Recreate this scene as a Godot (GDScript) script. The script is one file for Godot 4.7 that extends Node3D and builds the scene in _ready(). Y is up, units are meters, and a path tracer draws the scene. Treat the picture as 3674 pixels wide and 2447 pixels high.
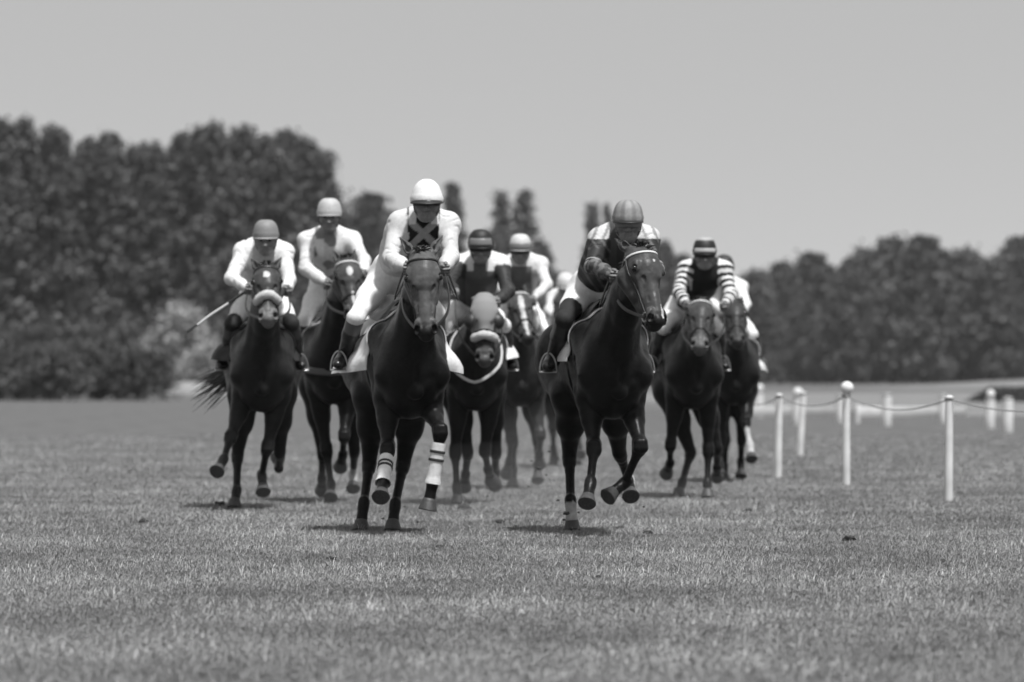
extends Node3D
## A field of racehorses and their jockeys galloping towards a long lens over short turf,
## white roped posts to the right and blurred woods behind.

var HORSES: Array = []
var made: Array = []
var rode: Array = []

func _ready() -> void:
	camera_and_light()
	materials()
	HORSES = field_of_horses()
	made.resize(HORSES.size())
	rode.resize(HORSES.size())
	ground()
	woods()
	fences()
	var job := WorkerThreadPool.add_group_task(work, HORSES.size() * 2)
	WorkerThreadPool.wait_for_group_task_completion(job)
	for n in HORSES.size():
		make_horse(n)
		make_rider(n)
	grass()
	clods()
	dust()

func work(k: int) -> void:
	if k < HORSES.size():
		horse_job(k)
	else:
		rider_job(k - HORSES.size())

func camera_and_light() -> void:
	var cam := Camera3D.new()
	cam.name = "camera"
	var lens := CameraAttributesPhysical.new()
	lens.frustum_focal_length = 200.0
	lens.frustum_focus_distance = 32.5
	lens.exposure_aperture = 4.0
	lens.frustum_near = 0.5
	lens.frustum_far = 4000.0
	cam.attributes = lens
	cam.fov = 6.8673
	cam.near = 0.5
	cam.far = 4000.0
	cam.position = Vector3(0, 1.06, 0)
	cam.rotation_degrees = Vector3(0.342, 0, 0)
	add_child(cam)
	cam.current = true
	var e := Environment.new()
	e.background_mode = Environment.BG_SKY
	var sky := ProceduralSkyMaterial.new()
	sky.sky_top_color = grey(0.47)
	sky.sky_horizon_color = grey(0.62)
	sky.sky_curve = 0.027
	sky.ground_bottom_color = grey(0.14)
	sky.ground_horizon_color = grey(0.3)
	sky.sun_angle_max = 50.0
	sky.sun_curve = 0.5
	e.sky = Sky.new()
	e.sky.sky_material = sky
	e.tonemap_mode = Environment.TONE_MAPPER_LINEAR
	e.tonemap_exposure = 1.0
	e.fog_enabled = true
	e.fog_density = 0.00009
	e.fog_light_color = grey(0.8)
	e.volumetric_fog_enabled = true
	e.volumetric_fog_density = 0.0
	e.sdfgi_enabled = true
	e.ssao_enabled = true
	e.ssil_enabled = true
	var w := WorldEnvironment.new()
	w.name = "air"
	w.environment = e
	add_child(w)
	var sun := DirectionalLight3D.new()
	sun.name = "sun"
	sun.light_energy = 1.6
	sun.light_angular_distance = 4.0
	sun.shadow_enabled = true
	sun.look_at_from_position(Vector3.ZERO, Vector3(-0.205, -0.920, -0.330))
	add_child(sun)

func materials() -> void:
	var coat_n := noise_tex(0.02, 0.72, 1.0, 3)
	M.coat = mat(1.0, 0.36, true, coat_n, 1.6, bump_tex(0.016, 5, 6.0), 0.5)
	M.coat.metallic_specular = 0.24
	M.hoof = mat(0.085, 0.55, false, noise_tex(0.04, 0.5, 1.0, 8, 256), 6.0)
	M.hair = mat(0.010, 0.45)
	M.eye = mat(0.004, 0.08)
	M.leather = mat(0.020, 0.42, false, noise_tex(0.06, 0.6, 1.0, 9, 256), 6.0)
	M.saddle = mat(0.016, 0.4)
	M.white_strap = mat(0.62, 0.6)
	M.web = mat(0.10, 0.85)
	M.grey_web = mat(0.09, 0.8)
	M.pale_web = mat(0.50, 0.8)
	M.steel = mat(0.42, 0.35)
	M.steel.metallic = 0.9
	M.fleece = mat(0.74, 0.95, false, noise_tex(0.08, 0.72, 1.0, 12, 256), 10.0, bump_tex(0.12, 13, 8.0, 256), 1.0)
	M.hood = mat(0.27, 0.9, false, noise_tex(0.08, 0.8, 1.0, 14, 256), 8.0)
	M.blinker = mat(0.014, 0.5)
	var weave := noise_tex(0.03, 0.86, 1.0, 15, 256)
	M.white_cloth = mat(0.80, 0.85, false, weave, 3.0, bump_tex(0.02, 16, 3.0), 0.5)
	M.dark_cloth = mat(0.03, 0.85)
	M.black_cloth = mat(0.012, 0.8)
	M.grey_cloth = mat(0.20, 0.85, false, weave, 3.0)
	M.silk = mat(1.0, 0.55, true, weave, 4.0, bump_tex(0.010, 18, 4.0), 0.35)
	M.silk.metallic_specular = 0.3
	M.breeches = mat(1.0, 0.8, true, weave, 3.0, bump_tex(0.02, 19, 3.0), 0.4)
	M.boot = mat(1.0, 0.32, true)
	M.skin = mat(0.21, 0.55, false, noise_tex(0.04, 0.8, 1.0, 20, 256), 5.0)
	M.cap = mat(1.0, 0.6, true, weave, 5.0, bump_tex(0.02, 22, 3.0), 0.3)
	M.cap_dark = mat(0.012, 0.5)
	M.cap_white = mat(0.7, 0.6)
	M.cap_grey = mat(0.30, 0.6)
	M.goggle = mat(0.17, 0.35)
	M.goggle_shade = mat(0.006, 0.3)  # near-black bands: eye goggles and painted shade under the peaks
	M.goggle_pale = mat(0.42, 0.4)
	M.post = mat(0.80, 0.92, false, noise_tex(0.02, 0.88, 1.0, 23, 256), 0.8)
	M.rope = mat(0.25, 0.9)
	M.clod = mat(0.03, 0.95)
	M.leaf = mat(1.0, 0.7, true)
	M.leaf.backlight_enabled = true
	M.leaf.backlight = grey(0.02)
	M.leaf.cull_mode = BaseMaterial3D.CULL_DISABLED
	M.bark = mat(0.05, 0.9, false, noise_tex(0.03, 0.5, 1.0, 24, 256), 1.0)
	M.blade = mat(1.0, 0.6, true)
	M.blade.cull_mode = BaseMaterial3D.CULL_DISABLED
	M.turf = mat(0.168, 0.95, false, noise_tex(0.012, 0.72, 1.0, 25, 1024, 6), 0.11)
	M.turf.uv1_world_triplanar = true
	M.turf.detail_enabled = true
	M.turf.detail_blend_mode = BaseMaterial3D.BLEND_MODE_MUL
	M.turf.detail_albedo = noise_tex(0.02, 0.70, 1.0, 26, 512, 5)
	M.turf.uv2_triplanar = true
	M.turf.uv2_world_triplanar = true
	M.turf.uv2_scale = Vector3.ONE * 0.013
	M.hay = mat(0.21, 0.95, false, noise_tex(0.02, 0.75, 1.0, 27, 512, 5), 0.03)
	M.hay.uv1_world_triplanar = true

# ------------------------------------------------------------------ setting
func sheet(pts: Array, y: float) -> Build:
	var b := Build.new()
	for p in pts:
		b.v.append(Vector3(p.x, y, p.y))
		b.n.append(Vector3.UP)
		b.c.append(Color.WHITE)
	var poly := PackedVector2Array(pts)
	b.i = Geometry2D.triangulate_polygon(poly)
	return b

func ground() -> void:
	var b := Build.new()
	var rows := []
	for r in 26:
		var row := PackedVector3Array()
		for c in 25:
			row.append(Vector3(lerpf(-1500, 1500, c / 24.0), 0, lerpf(60, -2600, r / 25.0)))
		rows.append(row)
	b.grid(rows)
	struct("ground", b, M.turf)
	# bleached meadow beyond the white rail
	var pts := []
	var rng := RandomNumberGenerator.new()
	rng.seed = 5
	for k in 40:
		var y: float = k / 39.0
		pts.append(Vector2(lerpf(-30, 60, y), -lerpf(190, 128, smoothstep(0.2, 0.62, y)) - (1.0 - smoothstep(0, 0.4, y)) * 150 + rng.randf_range(-2, 2)))
	for k in 30:
		pts.append(Vector2(lerpf(75, -40, k / 29.0), -345 - rng.randf_range(-8, 8)))
	struct("dry_meadow", sheet(pts, 0.006), M.hay)
	# a low grassy bank in front of the far wood on the right
	b = Build.new()
	rows = []
	for r in 13:
		var row := PackedVector3Array()
		for c in 41:
			var x: float = lerpf(31, 130, c / 40.0)
			row.append(Vector3(x, 0.004 + 0.75 * pow(sin(PI * r / 12.0), 2) * smoothstep(0, 0.18, c / 40.0), lerpf(-440, -560, r / 12.0)))
		rows.append(row)
	b.grid(rows)
	struct("grass_bank", b, M.hay)

func leaf(b: Build, p: Vector3, nrm: Vector3, size: float, c: float, rng: RandomNumberGenerator) -> void:
	var e := nrm.cross(Vector3(rng.randf_range(-1, 1), rng.randf_range(-1, 1), rng.randf_range(-1, 1))).normalized() * size
	var g := nrm.cross(e).normalized() * size * rng.randf_range(0.55, 0.9)
	var k: int = b.v.size()
	b.v.append_array(PackedVector3Array([p - e, p - g * 0.9 + nrm * size * 0.15, p + e, p + g]))
	b.n.append_array(PackedVector3Array([nrm, nrm, nrm, nrm]))
	var col := Color(c, c, c)
	b.c.append_array(PackedColorArray([col, col, col, col]))
	b.i.append_array(PackedInt32Array([k, k + 2, k + 1, k, k + 3, k + 2]))

func crown(seed: int, rad: Vector3, base: float, lobes: int, lobe_r: float, per: int, size: float, tone: float, taper: float) -> Array:
	## leaf clumps spread over many lobes in the crown's volume; also returns where limbs should reach
	var rng := RandomNumberGenerator.new()
	rng.seed = seed
	var b := Build.new()
	var ends := []
	for k in lobes:
		var y: float = pow((k + 0.5) / lobes, 0.9)
		var w: float = pow(maxf(0.03, 1.0 - pow(absf(y * 2.0 - 0.82) / 1.22, 2.2)), 0.5)
		w *= 1.0 - taper * pow(y, 1.6)
		var a: float = k * 2.39996 + rng.randf_range(-0.5, 0.5)
		var rr: float = sqrt(rng.randf_range(0.12, 1.0))
		var c := Vector3(cos(a) * rad.x * w * rr, base + y * rad.y, sin(a) * rad.z * w * rr)
		var lr: float = lobe_r * rng.randf_range(0.45, 1.35) * lerpf(1.0, 1.0 - 0.75 * taper, y)
		ends.append(c)
		var lt: float = tone * rng.randf_range(0.7, 1.35)
		for m in per:
			var dir := Vector3(rng.randfn(), rng.randfn() * 0.85 + 0.15, rng.randfn()).normalized()
			var p := c + Vector3(rng.randfn(), rng.randfn() * 0.8, rng.randfn()) * lr * 0.62
			var nn := (dir + Vector3(rng.randfn(), rng.randfn(), rng.randfn()) * 0.55).normalized()
			leaf(b, p, nn, size * rng.randf_range(0.6, 1.2), lt * rng.randf_range(0.8, 1.2), rng)
	return [b, ends]

func tree_proto(called: String, seed: int, rad: Vector3, base: float, lobes: int, lobe_r: float, per: int, size: float, tone: float, taper: float, trunk_r: float) -> Dictionary:
	var c := crown(seed, rad, base, lobes, lobe_r, per, size, tone, taper)
	var t := Build.new()
	var rng := RandomNumberGenerator.new()
	rng.seed = seed + 77
	var top: float = base + rad.y * 0.85
	var pts := []
	var rs := []
	for k in 9:
		var y: float = k / 8.0
		pts.append(Vector3(0.12 * trunk_r * 8.0 * sin(y * 3.0 + seed), top * y, 0.1 * trunk_r * 8.0 * sin(y * 4.0)))
		rs.append(lerpf(trunk_r, 0.03, pow(y, 0.8)) * (1.35 if k == 0 else 1.0))
	t.tube(pts, rs, 9)
	for k in c[1].size():
		if k % 2 == 0:
			var e: Vector3 = c[1][k]
			var s: Vector3 = Vector3(0, clampf(e.y - Vector2(e.x, e.z).length() * 0.9, 0.4, top), 0)
			t.tube([s, s.lerp(e, 0.5) + Vector3(0, 0.1, 0), e], [trunk_r * 0.32, trunk_r * 0.2, 0.02], 5, false)
	return {"name": called, "crown": c[0].mesh(M.leaf), "trunk": t.mesh(M.bark), "height": base + rad.y + lobe_r * 0.6}

func plant(proto: Dictionary, x: float, d: float, height: float, wide: float, turn: float, label: String, category: String, group: String) -> void:
	var t := thing(proto.name, Vector3(x, 0, -d), label, category, group)
	piece(t, "trunk" if category == "tree" else "stem", proto.trunk)
	piece(t, "crown" if category == "tree" else "foliage", proto.crown)
	t.rotation.y = turn
	var k: float = height / proto.height
	t.scale = Vector3(k * wide, k, k * wide)

const NTH := ["first", "second", "third", "fourth", "fifth", "sixth", "seventh", "eighth", "ninth", "tenth", "eleventh", "twelfth", "thirteenth", "fourteenth", "fifteenth", "sixteenth", "seventeenth", "eighteenth", "nineteenth", "twentieth"]

func woods() -> void:
	var rng := RandomNumberGenerator.new()
	rng.seed = 21
	var tall := []
	for k in 4:
		tall.append(tree_proto("broadleaf_tree", 100 + k, Vector3(2.5, 17.5, 2.5), 1.2, 90, 0.90, 150, 0.21, 0.090, 0.62, 0.28))
	var low := []
	for k in 4:
		low.append(tree_proto("woodland_tree", 200 + k, Vector3(4.4, 13.5, 4.4), 1.0, 96, 1.35, 150, 0.30, 0.070, 0.62, 0.3))
	var pop := []
	for k in 2:
		pop.append(tree_proto("poplar_tree", 300 + k, Vector3(2.3, 21.0, 2.3), 1.5, 60, 0.85, 130, 0.22, 0.088, 0.66, 0.26))
	var shrub := []
	for k in 2:
		shrub.append(tree_proto("bush", 400 + k, Vector3(2.0, 2.2, 1.6), 0.25, 40, 0.5, 120, 0.11, 0.058, 0.2, 0.07))
	var pale := tree_proto("willow_bush", 450, Vector3(2.1, 4.2, 1.8), 0.6, 50, 0.6, 130, 0.12, 0.30, 0.3, 0.10)
	# the wood on the left: its front row keeps the outline of the photograph, a second row closes the gaps
	var tops := [[-38.7, 428, 20.6], [-37.2, 432, 20.7], [-34.6, 430, 20.0], [-32.3, 432, 19.4], [-30.5, 430, 19.6], [-28.8, 434, 18.7], [-27.3, 430, 18.7], [-25.2, 432, 19.8], [-23.5, 430, 20.0], [-22.4, 428, 20.2], [-20.3, 430, 20.0], [-18.8, 433, 19.7], [-17.2, 430, 19.8], [-15.6, 431, 19.3], [-14.5, 434, 18.3]]
	for k in tops.size():
		var a: Array = tops[k]
		var lab: String = "tall dark leafy tree, %s from the left in the left wood's front row" % NTH[k]
		if k == 0:
			lab = "tallest dark tree at the left edge of the photo"
		elif k == tops.size() - 1:
			lab = "tall dark tree ending the left wood with a steep right side"
		plant(tall[k % 4], a[0], a[1], a[2], rng.randf_range(0.95, 1.12), rng.randf() * TAU, lab, "tree", "trees of the left wood")
	for k in 13:
		plant(tall[(k + 2) % 4], -39.5 + k * 1.95 + rng.randf_range(-0.4, 0.4), 438 + rng.randf_range(0, 8), 18.2 + rng.randf_range(-0.8, 0.8), 1.1, rng.randf() * TAU, "dark tree standing behind the front row of the left wood", "tree", "trees behind the left wood's front row")
	# trees between the woods
	var nth := 0
	for a in [[-18.8, 19.0, 1.2, 0], [-16.6, 18.4, 1.1, 0], [-14.9, 20.8, 1.0, 1]]:
		nth += 1
		plant(low[a[3]], a[0], 600, a[1], 0.85, rng.randf() * TAU, "lower dark tree, %s of three between left wood and white-capped jockey" % NTH[nth - 1], "tree", "lower trees right of the left wood")
	var poplars := [[-6.8, 660, 23.6, "pointed poplar just right of the white jockey cap"], [-1.3, 655, 22.4, "slim poplar, left one of the pair behind the middle jockeys"], [1.3, 655, 22.6, "broad poplar, right one of the pair behind the middle jockeys"], [9.4, 660, 21.2, "poplar peeping out left of the striped-helmet jockey"], [11.2, 668, 21.4, "thin poplar top touching the striped-helmet jockey's shoulder"]]
	for k in poplars.size():
		var a: Array = poplars[k]
		plant(pop[k % 2], a[0], a[1], a[2], [1.25, 1.1, 1.35, 1.0, 0.7][k], k * 2.0, a[3], "tree", "poplars between the woods")
	nth = 0
	for a in [[-11.8, 14.0], [-9.5, 15.0], [-4.4, 13.5], [0.0, 13.0], [3.6, 17.0], [5.6, 13.5], [7.6, 11.0], [13.5, 16.8], [15.6, 17.6], [18.0, 17.2], [20.5, 16.0]]:
		nth += 1
		plant(low[int(absf(a[0]) * 3.0) % 4], a[0], 672 + rng.randf_range(0, 10), a[1], 0.62, rng.randf() * TAU, "low blurred tree far off between the woods, %s from the left" % NTH[nth - 1], "tree", "low trees between the woods")
	# the wood on the right
	var right := [[19.4, 9.4], [22.6, 10.5], [25.5, 11.8], [28.3, 13.4], [31.6, 14.6], [35.6, 15.9], [39.6, 14.8], [41.4, 16.1], [44.6, 17.6], [48.0, 17.7], [49.9, 15.4], [53.4, 16.2], [56.0, 14.9], [59.4, 17.8], [62.0, 16.5]]
	for k in right.size():
		var a: Array = right[k]
		var lab: String = "rounded dark tree, %s from the left in the right wood's front row" % NTH[k]
		if k == 9:
			lab = "pointed twin treetop, highest of the right wood"
		elif k == 0:
			lab = "lowest tree at the left end of the right wood"
		plant(low[k % 4], a[0], 660 + (k % 3) * 5, a[1], rng.randf_range(0.9, 1.1), rng.randf() * TAU, lab, "tree", "trees of the right wood")
	for k in 13:
		plant(low[(k + 1) % 4], 24 + k * 3.1, 674 + rng.randf_range(0, 8), 11.0 + rng.randf_range(0.0, 3.0), 1.15, rng.randf() * TAU, "dark tree closing the gaps behind the right wood", "tree", "trees behind the right wood's front row")
	# undergrowth at the foot of the left wood
	var count := 0
	for a in [[-22.3, 240, 2.6], [-20.6, 236, 2.1], [-18.9, 233, 2.3], [-17.3, 238, 2.5], [-15.6, 236, 2.2]]:
		count += 1
		plant(shrub[int(a[1]) % 2], a[0], a[1], a[2], 1.1, rng.randf() * TAU, "dark low bush, %s from the left below the left wood" % NTH[count - 1], "bush", "bushes below the left wood")
	count = 0
	for a in [[-38.0, 419], [-35.0, 420], [-31.5, 418], [-28.0, 420], [-24.5, 420], [-21.5, 420], [-18.5, 421], [-16.0, 422]]:
		count += 1
		plant(shrub[int(-a[0]) % 2], a[0], a[1], 5.0, 0.9, rng.randf() * TAU, "tall undergrowth, clump %s from the left at the left wood's foot" % NTH[count - 1], "bush", "undergrowth of the left wood")
	plant(pale, -19.1, 330, 5.3, 1.05, 0.4, "pale grey-leaved bush left of the jockey with the whip", "bush", "")
	# a clipped low hedge at the right edge
	var h := thing("clipped_hedge", Vector3(21.5, 0, -222), "dark low clipped hedge at the right edge of the photo", "hedge")
	var b := Build.new()
	for k in 5200:
		var p := Vector3(rng.randf_range(-3.8, 6.0), 0, rng.randf_range(-0.7, 0.7))
		var nn := Vector3(rng.randfn() * 0.4, 1, rng.randfn() * 0.4)
		var q := rng.randf()
		if q < 0.4:
			p.y = 0.55 + rng.randf_range(-0.04, 0.04)
		else:
			p.y = rng.randf_range(0.0, 0.56)
			p.z = (0.7 if q < 0.85 else -0.7) + rng.randf_range(-0.05, 0.05)
			nn = Vector3(rng.randfn() * 0.4, rng.randfn() * 0.4, signf(p.z))
		if p.x < -3.8 + p.y * 1.6:
			continue
		leaf(b, p, nn.normalized(), rng.randf_range(0.05, 0.09), rng.randf_range(0.03, 0.06), rng)
	part(h, "foliage", b, M.leaf)
	b = Build.new()
	var rows := []
	for c in [[-0.6, 0.0], [-0.6, 0.45], [-0.5, 0.5], [0.5, 0.5], [0.6, 0.45], [0.6, 0.0]]:
		rows.append(PackedVector3Array([Vector3(-3.5 + c[1] * 1.6, c[1], c[0]), Vector3(5.9, c[1], c[0])]))
	b.grid(rows)
	part(h, "branch_mass", b, M.bark)

func white_post(x: float, d: float, h: float, r: float, tilt: float, label: String, ball := 0.0, group := "white posts of the roped barrier") -> Node3D:
	var t := thing("barrier_post", Vector3(x, 0, -d), label, "post", group)
	var b := Build.new()
	var top := Vector3(tilt * h, h, 0)
	b.tube([Vector3(0, -0.05, 0), top * 0.3, top * 0.7, top - Vector3(0, 0.03, 0), top - Vector3(0, 0.008, 0), top], [r * 1.04, r, r * 0.98, r * 0.97, r * 0.8, r * 0.4], 14)
	part(t, "pole", b, M.post)
	if ball > 0.0:
		b = Build.new()
		b.ball(top + Vector3(0.01, ball * 0.75, 0), Vector3.ONE * ball, 10, 14)
		part(t, "knob", b, M.post)
	b = Build.new()
	b.tube([top * 0.955 + Vector3(0, 0, 0), top * 0.97, top * 0.985], [r * 1.08, r * 1.14, r * 1.08], 12)
	part(t, "rope_wrap", b, M.rope)
	return t

func rope(a: Vector3, e: Vector3, sag: float, label: String) -> void:
	var t := thing("barrier_rope", a, label, "rope", "ropes of the barrier")
	var b := Build.new()
	var pts := []
	var rs := []
	for k in 21:
		var y: float = k / 20.0
		pts.append(Vector3.ZERO.lerp(e - a, y) + Vector3(0, -sag * 4.0 * y * (1.0 - y), 0))
		rs.append(0.006)
	b.tube(pts, rs, 7)
	part(t, "strand", b, M.rope)

func fences() -> void:
	# the roped posts beside the course
	white_post(3.63, 47.3, 0.89, 0.036, 0.012, "tall white post nearest the camera, right side of the photo", 0.0)
	white_post(3.18, 54.1, 0.89, 0.038, 0.0, "white post with a round knob on top, middle of the three", 0.062)
	white_post(2.72, 58.2, 0.87, 0.038, 0.02, "white post closest to the right-hand horses", 0.0)
	white_post(3.77, 74.5, 0.84, 0.045, 0.06, "shorter leaning white post behind the roped ones", 0.0)
	rope(Vector3(3.64, 0.86, -47.3), Vector3(3.18, 0.86, -54.1), 0.11, "sagging rope between nearest post and knobbed post")
	rope(Vector3(3.18, 0.86, -54.1), Vector3(2.74, 0.845, -58.2), 0.10, "sagging rope between knobbed post and farther post")
	rope(Vector3(2.74, 0.845, -58.2), Vector3(2.55, 0.82, -66.0), 0.10, "rope running from the farthest roped post behind the horses")
	rope(Vector3(3.64, 0.86, -47.3), Vector3(4.75, 0.84, -46.0), 0.09, "rope sagging out of the right edge of the photo")
	white_post(4.75, 46.0, 0.89, 0.036, 0.0, "white post just outside the right edge, holding the rope", 0.0)
	# round-topped posts farther off
	var far := [[1832, 118, 0.62, 0.10], [1932, 124, 0.62, 0.0], [2038, 117, 0.68, 0.0], [2168, 124, 0.64, 0.0], [2275, 112, 0.62, 0.085], [2316, 104, 0.66, 0.0], [1724, 150, 0.92, 0.12], [1744, 140, 0.66, 0.10]]
	var says := ["blurred white post with a big round top, left of the row", "blurred white post beside the knobbed front post", "blurred white post standing alone between front posts", "blurred white post just left of the nearest front post", "round-headed white post before the dark hedge", "plain white post before the dark hedge, farthest right", "blurred pale post top close behind the last horse", "blurred pale knob post right of the last horse"]
	for k in far.size():
		var a: Array = far[k]
		white_post((a[0] - 1177.0) * a[1] / 13067.0, a[1], a[2], 0.10 if k < 6 else 0.12, 0.02, says[k], a[3], "blurred white posts in the distance")
	# the low white rail that runs across the course behind the field
	var path := [Vector3(-19.8, 0, -326), Vector3(-14.6, 0, -322), Vector3(-9.8, 0, -270), Vector3(-4.8, 0, -215), Vector3(-0.6, 0, -172), Vector3(2.4, 0, -148), Vector3(5.2, 0, -127), Vector3(7.6, 0, -125), Vector3(9.95, 0, -124)]
	var t := thing("white_rail_fence", path[0], "low white board rail running across behind the horses", "fence")
	for k in path.size() - 1:
		var a: Vector3 = path[k] - path[0]
		var e: Vector3 = path[k + 1] - path[0]
		var dir := (e - a).normalized()
		var sd := Vector3(-dir.z, 0, dir.x) * 0.02
		var b := Build.new()
		var rows := []
		var low: float = [0.02, 0.02, 0.04, 0.06, 0.08, 0.12, 0.14, 0.15][k]
		var high: float = [0.66, 0.64, 0.56, 0.5, 0.46, 0.40, 0.37, 0.37][k]
		for c in [[-1, low], [-1, high], [1, high], [1, low]]:
			rows.append(PackedVector3Array([a + dir * 0.03 + sd * c[0] + Vector3(0, c[1], 0), e - dir * 0.03 + sd * c[0] + Vector3(0, c[1], 0)]))
		rows.append(rows[0])
		b.grid(rows)
		part(t, "board", b, M.post)
		b = Build.new()
		b.tube([a + Vector3(0, -0.1, 0), a + Vector3(0, 0.42, 0)], [0.05, 0.05], 8)
		part(t, "stake", b, M.post)

func grass() -> void:
	var rng := RandomNumberGenerator.new()
	rng.seed = 77
	var patch := FastNoiseLite.new()
	patch.seed = 4
	patch.frequency = 0.55
	patch.fractal_octaves = 4
	var zones := [[16.5, 26.0, 1100.0, 0.85], [26.0, 40.0, 800.0, 0.85], [40.0, 56.0, 330.0, 1.0], [56.0, 112.0, 105.0, 1.3]]
	for v in 4:
		var b := Build.new()
		for k in (20 if v < 3 else 5):
			var root := Vector3(rng.randfn() * 0.028, -0.004, rng.randfn() * 0.028)
			var tall: float = rng.randf_range(0.010, 0.030) if v < 3 else rng.randf_range(0.030, 0.062)
			var bend := Vector3(rng.randfn(), 0, rng.randfn()) * tall * (0.75 if v < 3 else 0.6)
			var w: float = rng.randf_range(0.0011, 0.0020)
			var sd := Vector3(rng.randfn(), 0, rng.randfn()).normalized() * w
			var c: float = (rng.randf_range(0.12, 0.385) if v < 3 else rng.randf_range(0.34, 0.55))
			var q: int = b.v.size()
			var m := root + bend * 0.35 + Vector3(0, tall * 0.6, 0)
			var e := root + bend + Vector3(0, tall, 0)
			var nn := (sd.cross(Vector3.UP).normalized() + Vector3(0, 0.6, 0)).normalized()
			b.v.append_array(PackedVector3Array([root - sd, root + sd, m - sd * 0.8, m + sd * 0.8, e]))
			for z in 5:
				b.n.append(nn)
				b.c.append(Color(c, c, c))
			b.i.append_array(PackedInt32Array([q, q + 2, q + 1, q + 1, q + 2, q + 3, q + 2, q + 4, q + 3]))
		var mm := MultiMesh.new()
		mm.transform_format = MultiMesh.TRANSFORM_3D
		mm.use_colors = true
		mm.mesh = b.mesh(M.blade)
		var where := []
		var tint := []
		for z in zones:
			var area: float = (z[1] - z[0]) * ((z[0] + z[1]) * 0.0915 + 2.4)
			var count: int = int(area * z[2] * (0.32 if v < 3 else 0.03))
			for k in count:
				var d: float = sqrt(lerpf(z[0] * z[0], z[1] * z[1], rng.randf()))
				var x: float = rng.randf_range(-1, 1) * (d * 0.0915 + 1.2)
				if z[1] > 100.0 and rng.randf() < smoothstep(58.0, 112.0, d) * 1.1:
					continue
				var pn: float = patch.get_noise_2d(x, d * 0.6)
				var size: float = z[3] * rng.randf_range(0.7, 1.3) * (1.0 + 0.3 * pn)
				var bs := Basis(Vector3.UP, rng.randf() * TAU).scaled(Vector3(size, size * rng.randf_range(0.75, 1.2), size))
				where.append(Transform3D(bs, Vector3(x, 0, -d)))
				var g: float = clampf(1.0 + 0.5 * pn + rng.randf_range(-0.25, 0.25), 0.5, 1.5)
				tint.append(Color(g, g, g))
		mm.instance_count = where.size()
		for k in where.size():
			mm.set_instance_transform(k, where[k])
			mm.set_instance_color(k, tint[k])
		var o := MultiMeshInstance3D.new()
		o.multimesh = mm
		o.name = numbered("grass")
		add_child(o)
		o.set_meta("kind", "stuff")
		o.set_meta("label", ["short mown turf grass", "short mown turf grass, second growth", "short mown turf grass, third growth", "scattered pale dry grass stalks"][v])
		o.set_meta("category", "grass")

func dust() -> void:
	## dust hanging low behind the hooves
	var m := FogMaterial.new()
	m.density = 0.028
	m.albedo = grey(0.42)
	for q in 21:
		var k: float = [1.0, 0.72, 0.45][q % 3]
		var a: Array = [[-0.05, 0.20, -44.2, 2.2, 0.7, 2.4], [0.42, 0.20, -42.0, 1.5, 0.5, 2.0], [-1.25, 0.18, -43.2, 1.7, 0.45, 1.8], [0.15, 0.38, -50.5, 2.6, 0.9, 2.6], [1.25, 0.16, -44.0, 1.5, 0.4, 1.6], [-0.6, 0.12, -39.8, 1.6, 0.4, 1.4], [0.2, 0.14, -39.6, 1.8, 0.4, 1.6]][q / 3]
		var f := FogVolume.new()
		f.shape = RenderingServer.FOG_VOLUME_SHAPE_ELLIPSOID
		f.size = Vector3(a[3], a[4], a[5]) * k
		f.material = m
		f.position = Vector3(a[0], a[1], a[2])
		f.name = numbered("dust")
		add_child(f)
		f.set_meta("kind", "stuff")
		f.set_meta("label", "dust kicked up behind the hooves")
		f.set_meta("category", "dust")

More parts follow.
